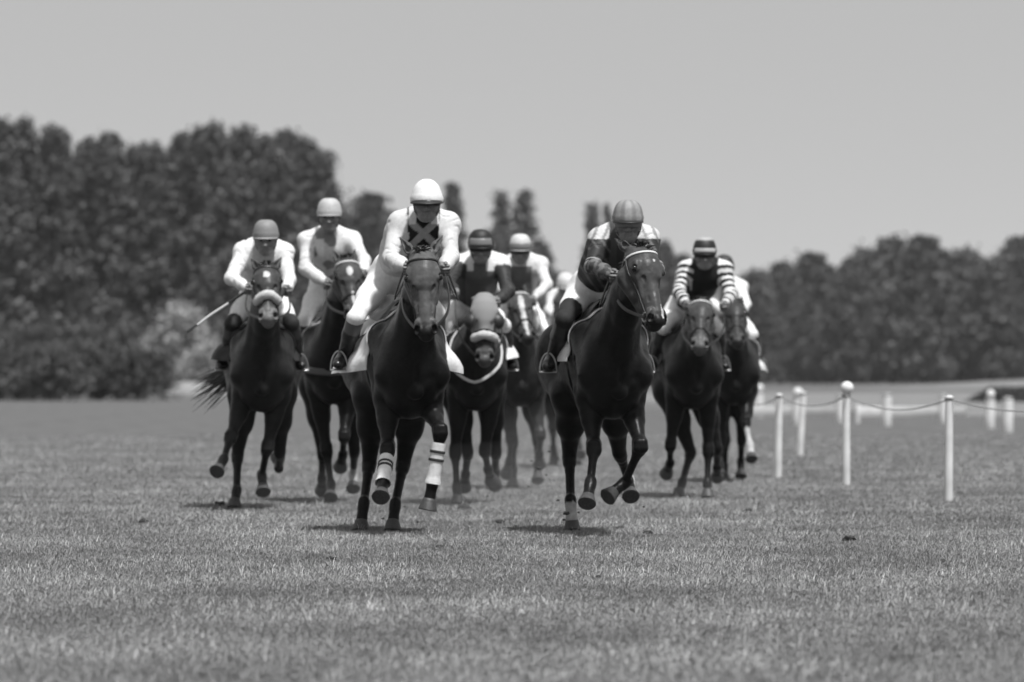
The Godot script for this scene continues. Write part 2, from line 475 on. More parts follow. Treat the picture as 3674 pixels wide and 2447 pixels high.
func clods() -> void:
	var rng := RandomNumberGenerator.new()
	rng.seed = 31
	var spots := [[1240, 1077, 43.0, 0.013], [1222, 1060, 44.0, 0.006], [1255, 1092, 43.0, 0.006], [1262, 1038, 43.0, 0.007], [1066, 1168, 44.5, 0.035], [1950, 1247, 0.0, 0.03], [505, 1165, 0.0, 0.03], [930, 1165, 42.0, 0.006], [548, 1118, 44.0, 0.008], [1302, 1180, 37.5, 0.014], [1297, 1195, 37.5, 0.008], [1283, 1150, 39.0, 0.007], [1330, 1178, 38.0, 0.006], [1215, 1118, 42.0, 0.005], [700, 1130, 45.0, 0.006], [655, 1150, 44.6, 0.007], [880, 1192, 38.6, 0.007], [960, 1200, 38.4, 0.006], [1120, 1140, 44.0, 0.006], [1480, 1165, 38.5, 0.006], [1590, 1120, 48.5, 0.007], [1150, 1205, 0.0, 0.022], [1010, 1262, 0.0, 0.018], [1490, 1230, 0.0, 0.022], [760, 1290, 0.0, 0.018], [330, 1205, 0.0, 0.026], [1720, 1180, 0.0, 0.024], [1380, 1330, 0.0, 0.014]]
	spots.sort_custom(func(p, q): return p[0] < q[0])
	var lying := 0
	var flying := 0
	for a in spots:
		if a[2] == 0.0:
			lying += 1
		else:
			flying += 1
		var d: float = a[2]
		var y: float
		if d == 0.0:
			d = 1.06 * 13067.0 / (a[1] - 862.0)
			y = a[3] * 0.6
		else:
			y = 1.06 - (a[1] - 862.0) * d / 13067.0
		var t := thing("turf_clod", Vector3((a[0] - 1177.0) * d / 13067.0, y, -d), "dark clod of torn turf lying in the grass, %s from the left" % NTH[lying - 1] if a[2] == 0.0 else "small dark clod of turf flying near the hooves, %s from the left" % NTH[flying - 1], "clod", "clods of turf" if a[2] == 0.0 else "flying clods of turf")
		var nz := FastNoiseLite.new()
		nz.seed = int(a[0])
		nz.frequency = 14.0
		var b := Build.new()
		var rows := []
		for k in 9:
			var th: float = PI * k / 8.0
			var row := PackedVector3Array()
			for w in 12:
				var ph: float = TAU * w / 12.0
				var dir := Vector3(sin(th) * cos(ph) * 1.5, cos(th) * 0.8, sin(th) * sin(ph))
				row.append(dir * a[3] * (1.0 + 0.9 * nz.get_noise_3dv(dir * 0.12)))
			rows.append(row)
		b.grid(rows, true)
		part(t, "earth", b, M.clod)

# ------------------------------------------------------------------ the field: poses in metres, each horse from the ground under its girth
func field_of_horses() -> Array:
	return [
		{"at": Vector3(-1.970, 0.000, -44.800), "lean": 0.04,
		"legs": [[Vector3(-0.226, 0.571, 0.453), Vector3(-0.272, 0.398, 0.694), Vector3(-0.309, 0.319, 0.816)],
			[Vector3(0.052, 0.488, 0.284), Vector3(0.002, 0.266, 0.088), Vector3(0.017, 0.155, 0.188)],
			[Vector3(-0.220, 0.418, -0.538), Vector3(-0.214, 0.135, -0.284), Vector3(-0.226, 0.034, -0.174)],
			[Vector3(0.113, 0.441, -0.619), Vector3(0.092, 0.314, -0.976), Vector3(0.083, 0.364, -1.117)]],
		"head": Vector3(0.042, 2.116, 0.300), "arms": [[Vector3(-0.141, 2.052, 0.100), Vector3(-0.225, 1.817, 0.266), Vector3(-0.082, 1.732, 0.479)],
			[Vector3(0.174, 2.052, 0.100), Vector3(0.221, 1.800, 0.255), Vector3(0.211, 1.718, 0.512)]],
		"poll": Vector3(0.074, 1.912, 0.950), "muzzle": Vector3(0.106, 1.461, 1.344),
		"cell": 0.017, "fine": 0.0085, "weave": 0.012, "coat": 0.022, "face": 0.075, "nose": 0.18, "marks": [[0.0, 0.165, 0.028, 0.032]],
		"planted": [false, false, true, false], "sheepskin": true, "brow_white": false, "ears_out": 0.9, "ears_back": 0.3, "wind": -0.5, "tail": -0.52,
		"cloth": {"mat": "black_cloth", "reach": 84.0, "left": 0.09, "right": 0.05, "flare_l": 0.06}, "cuff": 0.05,
		"label": "dark horse with sheepskin noseband and small white star, leftmost of the field",
		"rider": "jockey in white jacket and grey helmet holding a whip out, leftmost rider",
		"hat": {"grey": 0.24, "peak": 0.022, "peak_mat": "cap_grey"}, "nod": 0.06, "long_boots": 0.10,
		"whip": [Vector3(-0.10, 1.715, 0.50), Vector3(-0.565, 1.392, 0.56)], "whip_label": "white riding whip with dark flap held out by leftmost jockey"},
		{"at": Vector3(-1.480, 0.000, -47.000), "lean": 0.05,
		"legs": [[Vector3(-0.046, 0.440, 0.200), Vector3(-0.008, 0.152, 0.272), Vector3(-0.008, 0.061, 0.392)],
			[Vector3(0.104, 0.554, 0.450), Vector3(0.086, 0.404, 0.190), Vector3(0.068, 0.327, 0.063)],
			[Vector3(-0.102, 0.413, -0.516), Vector3(-0.120, 0.189, -0.822), Vector3(-0.124, 0.113, -0.952)],
			[Vector3(0.161, 0.430, -0.585), Vector3(0.141, 0.224, -0.904), Vector3(0.144, 0.116, -0.800)]],
		"head": Vector3(-0.022, 2.354, 0.300), "arms": [[Vector3(-0.211, 2.198, 0.100), Vector3(-0.220, 1.933, 0.241), Vector3(-0.036, 1.809, 0.395)],
			[Vector3(0.162, 2.198, 0.100), Vector3(0.268, 1.996, 0.296), Vector3(0.267, 1.878, 0.538)]],
		"poll": Vector3(0.140, 2.012, 0.950), "muzzle": Vector3(0.213, 1.506, 1.264),
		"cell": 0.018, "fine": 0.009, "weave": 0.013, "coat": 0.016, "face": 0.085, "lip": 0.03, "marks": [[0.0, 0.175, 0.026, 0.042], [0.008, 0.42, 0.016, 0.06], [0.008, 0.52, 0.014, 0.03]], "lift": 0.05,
		"planted": [false, false, false, false], "brow_white": true, "ears_out": 0.3, "ears_back": 0.5, "socks": {3: 0.12}, "turn": 0.12,
		"cloth": {"mat": "white_cloth", "left": 0.08, "flare_l": 0.05}, "breast": {"low": 1.03, "high": 1.20, "width": 0.055, "mat": "grey_web"},
		"label": "black horse with white star and browband, wide grey strap across its chest",
		"rider": "jockey in white jacket with grey patches and pale cap, between sheepskin-nosed horse and white-capped leader",
		"hat": {"grey": 0.50, "peak": 0.026, "peak_mat": "cap_grey"}, "nod": 0.02},
		{"at": Vector3(-0.729, 0.000, -38.000), "lean": 0.17,
		"legs": [[Vector3(-0.093, 0.566, 0.467), Vector3(-0.117, 0.357, 0.682), Vector3(-0.128, 0.269, 0.802)],
			[Vector3(0.259, 0.687, 0.556), Vector3(0.207, 0.355, 0.556), Vector3(0.179, 0.206, 0.556)],
			[Vector3(-0.241, 0.457, -0.649), Vector3(-0.273, 0.185, -0.386), Vector3(-0.289, 0.045, -0.333)],
			[Vector3(-0.010, 0.457, -0.638), Vector3(-0.061, 0.176, -0.387), Vector3(-0.075, 0.045, -0.314)]],
		"head": Vector3(0.163, 2.191, 0.300), "arms": [[Vector3(-0.022, 2.095, 0.100), Vector3(-0.081, 1.832, 0.231), Vector3(0.042, 1.767, 0.462)],
			[Vector3(0.302, 2.095, 0.100), Vector3(0.322, 1.840, 0.256), Vector3(0.278, 1.760, 0.510)]],
		"poll": Vector3(0.142, 1.868, 0.950), "muzzle": Vector3(0.173, 1.300, 1.140),
		"cell": 0.014, "fine": 0.0068, "weave": 0.0095, "coat": 0.015, "face": 0.12, "noseband": false, "lip": 0.02, "marks": [],
		"planted": [false, false, true, true], "ears_out": 1.3, "ears_back": 0.5, "bandages": {0: [0.26, 0.40], 1: [0.22, 0.42]},
		"cloth": {"mat": "white_cloth", "reach": 100.0, "left": 0.06, "right": 0.085, "flare_l": 0.07, "flare_r": 0.09}, "cuff": 0.10,
		"feet": {"knee": [Vector3(-0.315, 1.44, 0.03), Vector3(0.225, 1.47, 0.0)], "ankle": [Vector3(-0.405, 1.165, -0.20), Vector3(0.225, 1.17, -0.24)]},
		"label": "black leading horse with white bandages on both forelegs",
		"rider": "jockey in white helmet, white sleeves and dark vest with grey cross sashes",
		"hat": {"grey": 0.84, "tip": 0.014, "skirt": 0.008, "peak": 0.050, "drop": 0.55}, "nod": -0.04, "goggles_and_shade": [{"from": 91.0, "to": 108.0, "mat": "goggle_shade"}]},  # dark strip paints the shade his peak throws over the eyes
		{"at": Vector3(-0.307, 0.000, -46.400), "lean": 0.05,
		"legs": [[Vector3(-0.156, 0.431, 0.200), Vector3(-0.141, 0.142, 0.282), Vector3(-0.133, 0.039, 0.390)],
			[Vector3(0.085, 0.438, 0.200), Vector3(0.112, 0.285, -0.057), Vector3(0.133, 0.219, -0.190)],
			[Vector3(-0.059, 0.421, -0.520), Vector3(-0.080, 0.236, -0.851), Vector3(-0.088, 0.154, -0.976)],
			[Vector3(0.174, 0.420, -0.550), Vector3(0.166, 0.253, -0.891), Vector3(0.166, 0.167, -1.014)]],
		"head": Vector3(0.053, 2.083, 0.300), "arms": [[Vector3(-0.121, 1.988, 0.100), Vector3(-0.197, 1.807, 0.327), Vector3(-0.145, 1.712, 0.574)],
			[Vector3(0.219, 1.988, 0.100), Vector3(0.276, 1.738, 0.255), Vector3(0.177, 1.650, 0.491)]],
		"poll": Vector3(0.085, 1.707, 0.950), "muzzle": Vector3(0.089, 1.143, 1.155),
		"cell": 0.018, "fine": 0.009, "weave": 0.013, "coat": 0.016, "face": 0.03, "nose": 0.11, "marks": [], "hood": true, "sheepskin": true,
		"planted": [true, false, false, false], "cloth": {"mat": "white_cloth", "reach": 80.0, "right": 0.08, "flare_r": 0.05}, "breast": {"low": 1.00, "high": 1.46, "width": 0.024, "mat": "pale_web", "span": 56.0, "curve": 1.5},
		"label": "dark horse in a pale grey hood with dark blinkers and sheepskin noseband",
		"rider": "jockey in black cap with white shoulders and charcoal sleeves",
		"hat": {"grey": 0.014, "peak": 0.03, "band": 0.02}, "nod": 0.08, "goggles_and_shade": [{"from": 62.0, "to": 90.0}, {"from": 93.0, "to": 108.0, "mat": "goggle_shade"}]},
		{"at": Vector3(0.061, 0.000, -52.500), "lean": 0.05,
		"legs": [[Vector3(-0.069, 0.468, 0.200), Vector3(-0.089, 0.256, -0.012), Vector3(-0.109, 0.174, -0.136)],
			[Vector3(0.202, 0.509, 0.366), Vector3(0.191, 0.327, 0.129), Vector3(0.192, 0.264, -0.008)],
			[Vector3(-0.049, 0.439, -0.577), Vector3(-0.049, 0.170, -0.845), Vector3(-0.057, 0.049, -0.757)],
			[Vector3(0.175, 0.458, -0.647), Vector3(0.180, 0.209, -0.934), Vector3(0.180, 0.088, -0.846)]],
		"head": Vector3(0.015, 2.195, 0.300), "arms": [[Vector3(-0.145, 2.091, 0.100), Vector3(-0.169, 1.867, 0.299), Vector3(-0.065, 1.744, 0.515)],
			[Vector3(0.191, 2.111, 0.100), Vector3(0.255, 1.887, 0.290), Vector3(0.130, 1.745, 0.483)]],
		"poll": Vector3(-0.010, 1.825, 0.950), "muzzle": Vector3(0.088, 1.363, 1.319),
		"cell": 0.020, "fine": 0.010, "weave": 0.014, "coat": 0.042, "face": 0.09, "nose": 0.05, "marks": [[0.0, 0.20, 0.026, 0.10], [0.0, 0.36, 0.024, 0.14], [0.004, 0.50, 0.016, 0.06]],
		"planted": [false, false, true, false], "brow_white": true, "cloth": {"mat": "white_cloth", "right": 0.09, "flare_r": 0.05},
		"label": "brown horse with a long white blaze down its face",
		"rider": "jockey in pale cap and white jacket beside the black-capped jockey",
		"hat": {"grey": 0.62, "peak": 0.03, "band": 0.14, "peak_mat": "cap_grey"}, "nod": 0.08, "goggles_and_shade": [{"from": 66.0, "to": 90.0}, {"from": 93.0, "to": 108.0, "mat": "goggle_shade"}]},
		{"at": Vector3(0.558, 0.000, -65.000), "lean": 0.00,
		"legs": [[Vector3(-0.097, 0.450, 0.200), Vector3(-0.086, 0.224, 0.003), Vector3(-0.075, 0.133, -0.116)],
			[Vector3(0.201, 0.450, 0.200), Vector3(0.213, 0.229, 0.403), Vector3(0.221, 0.157, 0.534)],
			[Vector3(-0.081, 0.442, -0.613), Vector3(-0.079, 0.188, -0.895), Vector3(-0.080, 0.073, -0.798)],
			[Vector3(0.185, 0.442, -0.616), Vector3(0.193, 0.188, -0.898), Vector3(0.192, 0.063, -0.815)]],
		"head": Vector3(0.051, 2.060, 0.300), "arms": [[Vector3(-0.086, 1.974, 0.100), Vector3(-0.138, 1.788, 0.329), Vector3(-0.031, 1.686, 0.556)],
			[Vector3(0.212, 1.974, 0.100), Vector3(0.258, 1.788, 0.330), Vector3(0.137, 1.686, 0.549)]],
		"poll": Vector3(0.035, 1.952, 0.950), "muzzle": Vector3(-0.016, 1.656, 1.469),
		"cell": 0.022, "fine": 0.012, "weave": 0.015, "coat": 0.02, "face": 0.05, "marks": [],
		"planted": [false, false, true, false], "cloth": {"mat": "white_cloth"},
		"label": "dark horse farthest back, mostly hidden behind the middle horses",
		"rider": "jockey in a small white cap farthest back in the field",
		"hat": {"grey": 0.78, "crown": 0.6, "peak": 0.03, "peak_mat": "cap_grey"}, "nod": 0.25},
		{"at": Vector3(0.612, 0.000, -37.800), "lean": 0.17,
		"legs": [[Vector3(-0.073, 0.580, 0.483), Vector3(-0.101, 0.347, 0.669), Vector3(-0.122, 0.238, 0.770)],
			[Vector3(0.233, 0.592, 0.488), Vector3(0.130, 0.349, 0.344), Vector3(0.031, 0.271, 0.425)],
			[Vector3(-0.223, 0.506, -0.727), Vector3(-0.217, 0.201, -0.500), Vector3(-0.208, 0.049, -0.500)],
			[Vector3(0.116, 0.535, -0.758), Vector3(0.188, 0.334, -1.073), Vector3(0.197, 0.241, -0.955)]],
		"head": Vector3(0.154, 2.056, 0.300), "arms": [[Vector3(-0.021, 1.989, 0.100), Vector3(-0.081, 1.777, 0.304), Vector3(0.058, 1.710, 0.525)],
			[Vector3(0.291, 1.989, 0.100), Vector3(0.332, 1.755, 0.283), Vector3(0.252, 1.665, 0.524)]],
		"poll": Vector3(0.236, 1.895, 0.950), "muzzle": Vector3(0.327, 1.369, 1.224),
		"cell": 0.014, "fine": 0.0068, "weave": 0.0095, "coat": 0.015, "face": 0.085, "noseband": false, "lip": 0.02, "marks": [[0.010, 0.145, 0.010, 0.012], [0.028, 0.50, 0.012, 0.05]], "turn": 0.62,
		"planted": [false, false, true, false], "brow_white": true, "ears_out": 0.2, "ears_back": 1.3, "socks": {2: -0.02, 3: 0.02},
		"cloth": {"mat": "white_cloth", "reach": 88.0, "left": 0.025, "right": 0.02, "flare_l": 0.02}, "cuff": 0.02,
		"feet": {"knee": [Vector3(-0.265, 1.43, 0.06), Vector3(0.26, 1.43, 0.08)], "ankle": [Vector3(-0.345, 1.15, -0.20), Vector3(0.255, 1.15, -0.20)]},
		"label": "black horse turning its head to the right, front of the right group",
		"rider": "jockey in striped grey helmet and dark plaid jacket",
		"hat": {"grey": 0.20, "stripe": 0.30, "peak": 0.045, "drop": 0.25}, "nod": 0.04, "long_boots": 0.22, "goggles_and_shade": [{"from": 92.0, "to": 110.0}]},
		{"at": Vector3(1.533, 0.000, -49.000), "lean": 0.07,
		"legs": [[Vector3(-0.173, 0.451, 0.200), Vector3(-0.170, 0.294, -0.056), Vector3(-0.189, 0.232, -0.191)],
			[Vector3(0.152, 0.410, 0.200), Vector3(0.141, 0.124, 0.291), Vector3(0.141, 0.034, 0.410)],
			[Vector3(0.022, 0.387, -0.420), Vector3(-0.062, 0.127, -0.155), Vector3(-0.095, 0.032, -0.045)],
			[Vector3(0.250, 0.420, -0.447), Vector3(0.262, 0.245, -0.784), Vector3(0.267, 0.189, -0.923)]],
		"head": Vector3(0.118, 2.081, 0.300), "arms": [[Vector3(-0.040, 1.984, 0.100), Vector3(-0.105, 1.768, 0.297), Vector3(-0.038, 1.653, 0.532)],
			[Vector3(0.290, 1.984, 0.100), Vector3(0.343, 1.739, 0.264), Vector3(0.267, 1.646, 0.506)]],
		"poll": Vector3(0.067, 1.700, 0.950), "muzzle": Vector3(0.038, 1.269, 1.366),
		"cell": 0.018, "fine": 0.009, "weave": 0.011, "coat": 0.016, "face": 0.08, "nose": 0.14, "marks": [],
		"planted": [false, true, true, false], "brow_white": true, "cloth": {"mat": "dark_cloth", "reach": 88.0}, "ears_back": 1.2,
		"label": "dark horse with pale browband under the jockey with hooped sleeves",
		"rider": "jockey with black and white hooped sleeves and black cap",
		"hat": {"grey": 0.012, "crown": 0.40, "peak": 0.03}, "nod": 0.02, "goggles_and_shade": [{"from": 74.0, "to": 90.0, "mat": "goggle_pale"}, {"from": 93.0, "to": 108.0, "mat": "goggle_shade"}]},
		{"at": Vector3(2.172, 0.000, -56.000), "lean": 0.02,
		"legs": [[Vector3(-0.109, 0.428, 0.200), Vector3(-0.132, 0.174, 0.358), Vector3(-0.137, 0.083, 0.477)],
			[Vector3(0.108, 0.610, 0.512), Vector3(0.144, 0.370, 0.689), Vector3(0.152, 0.257, 0.787)],
			[Vector3(-0.048, 0.420, -0.517), Vector3(-0.051, 0.156, -0.791), Vector3(-0.055, 0.045, -0.690)],
			[Vector3(0.113, 0.419, -0.557), Vector3(0.117, 0.198, -0.866), Vector3(0.114, 0.069, -0.790)]],
		"head": Vector3(-0.096, 2.075, 0.300), "arms": [[Vector3(-0.178, 1.946, 0.100), Vector3(-0.199, 1.750, 0.327), Vector3(-0.071, 1.654, 0.544)],
			[Vector3(0.066, 1.946, 0.100), Vector3(0.116, 1.750, 0.322), Vector3(0.055, 1.645, 0.563)]],
		"poll": Vector3(-0.019, 1.785, 0.950), "muzzle": Vector3(-0.002, 1.354, 1.367),
		"cell": 0.020, "fine": 0.010, "weave": 0.014, "coat": 0.018, "face": 0.06, "nose": 0.06, "marks": [],
		"planted": [false, false, true, false], "socks": {1: 0.20}, "cloth": {"mat": "white_cloth", "flare_r": 0.08},
		"label": "dark horse with a white foreleg, half hidden at the right of the field",
		"rider": "jockey in white, hidden behind the jockey with hooped sleeves",
		"hat": {"grey": 0.03, "peak": 0.03}, "nod": 0.3,
		"feet": {"knee": [Vector3(-0.20, 1.46, 0.0), Vector3(0.20, 1.46, -0.02)], "ankle": [Vector3(-0.28, 1.17, -0.22), Vector3(0.27, 1.17, -0.24)]}},
	]

# ------------------------------------------------------------------ horses
func head_frame(s: Dictionary) -> Array:
	## [poll, across, down the face, out of the face]
	var av: Vector3 = (s.muzzle - s.poll).normalized()
	var y: float = s.get("turn", 0.0)
	var ax := Vector3(cos(y), 0, -sin(y))
	ax = (ax - av * ax.dot(av)).normalized()
	return [s.poll, ax, av, av.cross(ax).normalized()]

func horse_job(n: int) -> void:
	var s: Dictionary = HORSES[n]
	var lean: float = s.lean
	var lo := Vector3(-0.42, -0.02, -1.22)
	var hi := Vector3(0.42, 1.62, 0.95)
	for l in s.legs:
		for p in l:
			lo = lo.min(p - Vector3.ONE * 0.11)
			hi = hi.max(p + Vector3.ONE * 0.11)
	lo.x = minf(lo.x, -0.38 - 1.1 * lean)
	hi.x = maxf(hi.x, 0.38 + 0.6 * lean)
	hi = hi.max(s.poll + Vector3.ONE * 0.15)
	lo.y = maxf(lo.y, -0.02)
	var f := Field.new(lo, hi, s.cell)
	var L := func(x: float, y: float, z: float) -> Vector3: return Vector3(x * 0.84 + lean * z, y, z)
	var up: float = s.get("lift", 0.0)
	var fr := head_frame(s)
	# trunk
	f.cap(L.call(0, 1.13 + up, 0.28), L.call(0, 1.13 + up, -0.36), 0.335, 0.325, 0.05, 0.675)
	f.cap(L.call(0, 1.33 + up, 0.20), L.call(0, 1.32 + up, -0.16), 0.165, 0.155, 0.09, 0.62)
	f.cap(L.call(0, 1.17 + up, -0.36), L.call(0, 1.20 + up, -0.74), 0.305, 0.265, 0.06, 0.76)
	f.cap(L.call(0, 0.92 + up, 0.34), L.call(0, 0.96 + up, -0.12), 0.15, 0.17, 0.06, 0.9)
	for e in [-1.0, 1.0]:
		f.cap(L.call(e * 0.13, 1.22 + up, -0.72), L.call(e * 0.13, 1.08 + up, -0.93), 0.215, 0.165, 0.06)
		f.cap(L.call(e * 0.10, 1.10 + up, 0.42), L.call(e * 0.075, 0.97 + up, 0.40), 0.132, 0.108, 0.025)
		f.cap(L.call(e * 0.165, 1.30 + up, 0.14), L.call(e * 0.175, 1.06 + up, 0.40), 0.115, 0.102, 0.04)
		f.cap(L.call(e * 0.175, 1.06 + up, 0.40), L.call(e * 0.16, 0.90 + up, 0.21), 0.098, 0.090, 0.025)
	f.carve(L.call(0, 1.13 + up, 0.625), L.call(0, 1.00 + up, 0.600), 0.030, 0.030)
	f.cap(L.call(0, 1.00 + up, 0.46), L.call(0, 0.955 + up, 0.535), 0.090, 0.058, 0.02)
	for e in [-1.0, 1.0]:
		f.cap(L.call(e * 0.085, 1.00 + up, 0.475), L.call(e * 0.125, 0.90 + up, 0.36), 0.070, 0.060, 0.02)
		f.cap(L.call(e * 0.215, 1.14 + up, 0.10), L.call(e * 0.195, 0.98 + up, 0.22), 0.085, 0.075, 0.02)
		f.carve(L.call(e * 0.310, 1.16 + up, 0.30), L.call(e * 0.295, 1.04 + up, 0.34), 0.030, 0.022)
	# neck
	var n0: Vector3 = L.call(0, 1.25 + up, 0.34)
	var n2: Vector3 = fr[0] + fr[2] * 0.09 - fr[3] * 0.10
	var n1: Vector3 = n0.lerp(n2, 0.52) + Vector3(0, 0.035, 0.0)
	f.cap(n0, n1, 0.245, 0.165, 0.06, 0.64)
	f.cap(n1, n2, 0.165, 0.105, 0.03, 0.66)
	var th: Vector3 = fr[0] + fr[2] * 0.20 - fr[3] * 0.13
	f.cap(L.call(0, 1.17 + up, 0.46), n0.lerp(th, 0.55) + Vector3(0, -0.02, 0.03), 0.125, 0.09, 0.06, 0.8)
	f.cap(n0.lerp(th, 0.55) + Vector3(0, -0.02, 0.03), th, 0.09, 0.075, 0.05, 0.85)
	for e in [-1.0, 1.0]:
		f.cap(L.call(e * 0.075, 1.22 + up, 0.44), n1 + Vector3(e * 0.055, -0.06, 0.02), 0.085, 0.06, 0.04)
	# legs
	for k in 4:
		var e: float = -1.0 if k % 2 == 0 else 1.0
		var j: Array = s.legs[k]
		var d3: Vector3 = (j[2] - j[1]).normalized()
		if k < 2:
			var elbow: Vector3 = L.call(e * 0.155, 0.90 + up, 0.20)
			var d1: Vector3 = (j[0] - elbow).normalized()
			f.cap(elbow + Vector3(0, 0.05, 0), elbow.lerp(j[0], 0.45), 0.104, 0.070, 0.035)
			f.cap(elbow.lerp(j[0], 0.30) + Vector3(e * 0.02, 0, 0.015), elbow.lerp(j[0], 0.62), 0.056, 0.036, 0.015)
			f.cap(elbow.lerp(j[0], 0.22) + Vector3(-e * 0.035, 0, 0.01), elbow.lerp(j[0], 0.58) + Vector3(-e * 0.012, 0, 0), 0.048, 0.030, 0.015)
			f.cap(elbow.lerp(j[0], 0.45), j[0] - d1 * 0.05, 0.066, 0.041, 0.02)
			f.cap(j[0] - d1 * 0.035, j[0] + (j[1] - j[0]).normalized() * 0.035, 0.050, 0.043, 0.015, 1.10)
			f.cap(j[0] + Vector3(-0.018, -0.012, 0.020), j[0] + Vector3(0.018, -0.012, 0.020), 0.034, 0.034, 0.012)
			f.cap(j[0] + Vector3(-0.016, 0.026, 0.016), j[0] + Vector3(0.016, 0.026, 0.016), 0.032, 0.032, 0.010)
			f.cap(j[0], j[0].lerp(j[1], 0.3), 0.040, 0.029, 0.02)
			f.cap(j[0].lerp(j[1], 0.3), j[1], 0.029, 0.028, 0.015)
			f.cap(j[0].lerp(j[1], 0.15) + Vector3(0, 0, -0.022), j[1] + Vector3(0, 0, -0.018), 0.018, 0.020, 0.008)
		else:
			var stifle: Vector3 = L.call(e * 0.165, 0.92 + up, -0.42)
			var hip: Vector3 = L.call(e * 0.14, 1.14 + up, -0.76)
			f.cap(hip, stifle, 0.20, 0.135, 0.06)
			f.cap(L.call(e * 0.14, 1.06 + up, -0.92), stifle.lerp(j[0], 0.45), 0.12, 0.085, 0.06)
			f.cap(stifle, stifle.lerp(j[0], 0.5), 0.125, 0.088, 0.06)
			f.cap(stifle.lerp(j[0], 0.5), j[0], 0.080, 0.046, 0.03)
			var sh: Vector3 = (j[1] - j[0]).normalized()
			f.cap(j[0] - sh * 0.045 + Vector3(0, 0, -0.03), j[0] + sh * 0.05, 0.036, 0.046, 0.025)
			f.cap(stifle.lerp(j[0], 0.62) + Vector3(0, 0.02, -0.05), j[0] - sh * 0.05 + Vector3(0, 0, -0.035), 0.026, 0.022, 0.02)
			f.cap(j[0], j[0].lerp(j[1], 0.3), 0.043, 0.033, 0.02)
			f.cap(j[0].lerp(j[1], 0.3), j[1], 0.033, 0.030, 0.015)
			f.cap(j[0].lerp(j[1], 0.1) + Vector3(0, 0, -0.026), j[1] + Vector3(0, 0, -0.02), 0.019, 0.021, 0.008)
		f.cap(j[1] - d3 * 0.022, j[1] + d3 * 0.02, 0.041, 0.039, 0.015)
		f.cap(j[1] + Vector3(0, 0.0, -0.016), j[1] + d3 * 0.02 + Vector3(0, 0, -0.016), 0.032, 0.03, 0.015)
		f.cap(j[1], j[2] - d3 * 0.03, 0.033, 0.041, 0.015)
	# head, on a finer grid of its own
	var P := func(u: float, v: float, w: float) -> Vector3: return fr[0] + fr[1] * u + fr[2] * v + fr[3] * w
	var c0: Vector3 = P.call(0, 0.26, -0.03)
	var rr := Vector3.ONE * 0.13 + (fr[2] as Vector3).abs() * 0.36 + (fr[3] as Vector3).abs() * 0.09 + (fr[1] as Vector3).abs() * 0.05
	var g := Field.new(c0 - rr - Vector3(0, 0, 0.03), c0 + rr + Vector3(0, 0.07, 0.02), s.fine)
	g.cap(n1.lerp(n2, 0.35), n2, 0.145, 0.105, 0.03, 0.66)
	g.cap(P.call(0, 0.055, -0.075), P.call(0, 0.17, -0.045), 0.092, 0.105, 0.03)
	g.cap(P.call(0, 0.16, -0.045), P.call(0, 0.40, -0.045), 0.098, 0.060, 0.03, 1.0)
	g.cap(P.call(0, 0.10, 0.0), P.call(0, 0.24, 0.018), 0.055, 0.045, 0.05, 1.5)
	g.cap(P.call(0, 0.21, 0.018), P.call(0, 0.50, 0.016), 0.036, 0.030, 0.014, 1.15)
	g.cap(P.call(0, 0.40, -0.02), P.call(0, 0.545, -0.026), 0.056, 0.050, 0.02, 1.08)
	g.cap(P.call(0, 0.56, 0.0), P.call(0, 0.575, -0.035), 0.040, 0.038, 0.025, 1.15)
	g.cap(P.call(0, 0.34, -0.14), P.call(0, 0.54, -0.075), 0.050, 0.030, 0.03)
	g.cap(P.call(0, 0.545, -0.075), P.call(0, 0.57, -0.062), 0.030, 0.026, 0.015, 1.2)
	for e in [-1.0, 1.0]:
		g.cap(P.call(e * 0.058, 0.17, -0.15), P.call(e * 0.045, 0.30, -0.12), 0.078, 0.052, 0.03, 0.9)
		g.cap(P.call(e * 0.084, 0.145, 0.012), P.call(e * 0.094, 0.190, 0.008), 0.028, 0.027, 0.014)
		g.cap(P.call(e * 0.076, 0.225, -0.008), P.call(e * 0.055, 0.38, -0.030), 0.022, 0.014, 0.010)
		g.cap(P.call(e * 0.043, 0.495, 0.008), P.call(e * 0.045, 0.548, 0.004), 0.029, 0.034, 0.010)
		g.carve(P.call(e * 0.046, 0.505, 0.046), P.call(e * 0.066, 0.558, 0.024), 0.012, 0.023)
		g.carve(P.call(e * 0.066, 0.26, 0.030), P.call(e * 0.056, 0.42, 0.022), 0.017, 0.018)
		g.carve(P.call(e * 0.070, 0.075, 0.062), P.call(e * 0.080, 0.10, 0.058), 0.020, 0.020)
		g.carve(P.call(e * 0.117, 0.182, 0.018), P.call(e * 0.121, 0.200, 0.014), 0.020, 0.018)
		# ear: a tapered cup open to the front and side
		var tip: Vector3 = P.call(e * (0.075 + 0.05 * s.get("ears_out", 0.3)), -0.135, -0.04 - 0.10 * s.get("ears_back", 0.5))
		var root: Vector3 = P.call(e * 0.052, 0.012, -0.065)
		if not s.get("hood", false):
			g.cap(root, root.lerp(tip, 0.45), 0.032, 0.034, 0.012, 0.9)
			g.cap(root.lerp(tip, 0.45), tip, 0.034, 0.006, 0.012, 0.9)
			var open: Vector3 = (fr[3] + fr[1] * e * 0.5).normalized()
			g.carve(root.lerp(tip, 0.30) + open * 0.026, root.lerp(tip, 0.85) + open * 0.013, 0.021, 0.007)
	g.carve(P.call(-0.05, 0.562, -0.052), P.call(0.05, 0.562, -0.052), 0.009, 0.009)
	# colours of the coat, with light on the head painted in
	var nz := FastNoiseLite.new()
	nz.seed = 40 + n
	nz.frequency = 5.0
	var b := f.net(Vector3.ZERO)
	var coat: float = s.coat
	var col := PackedColorArray()
	col.resize(b.v.size())
	var keep := PackedByteArray()
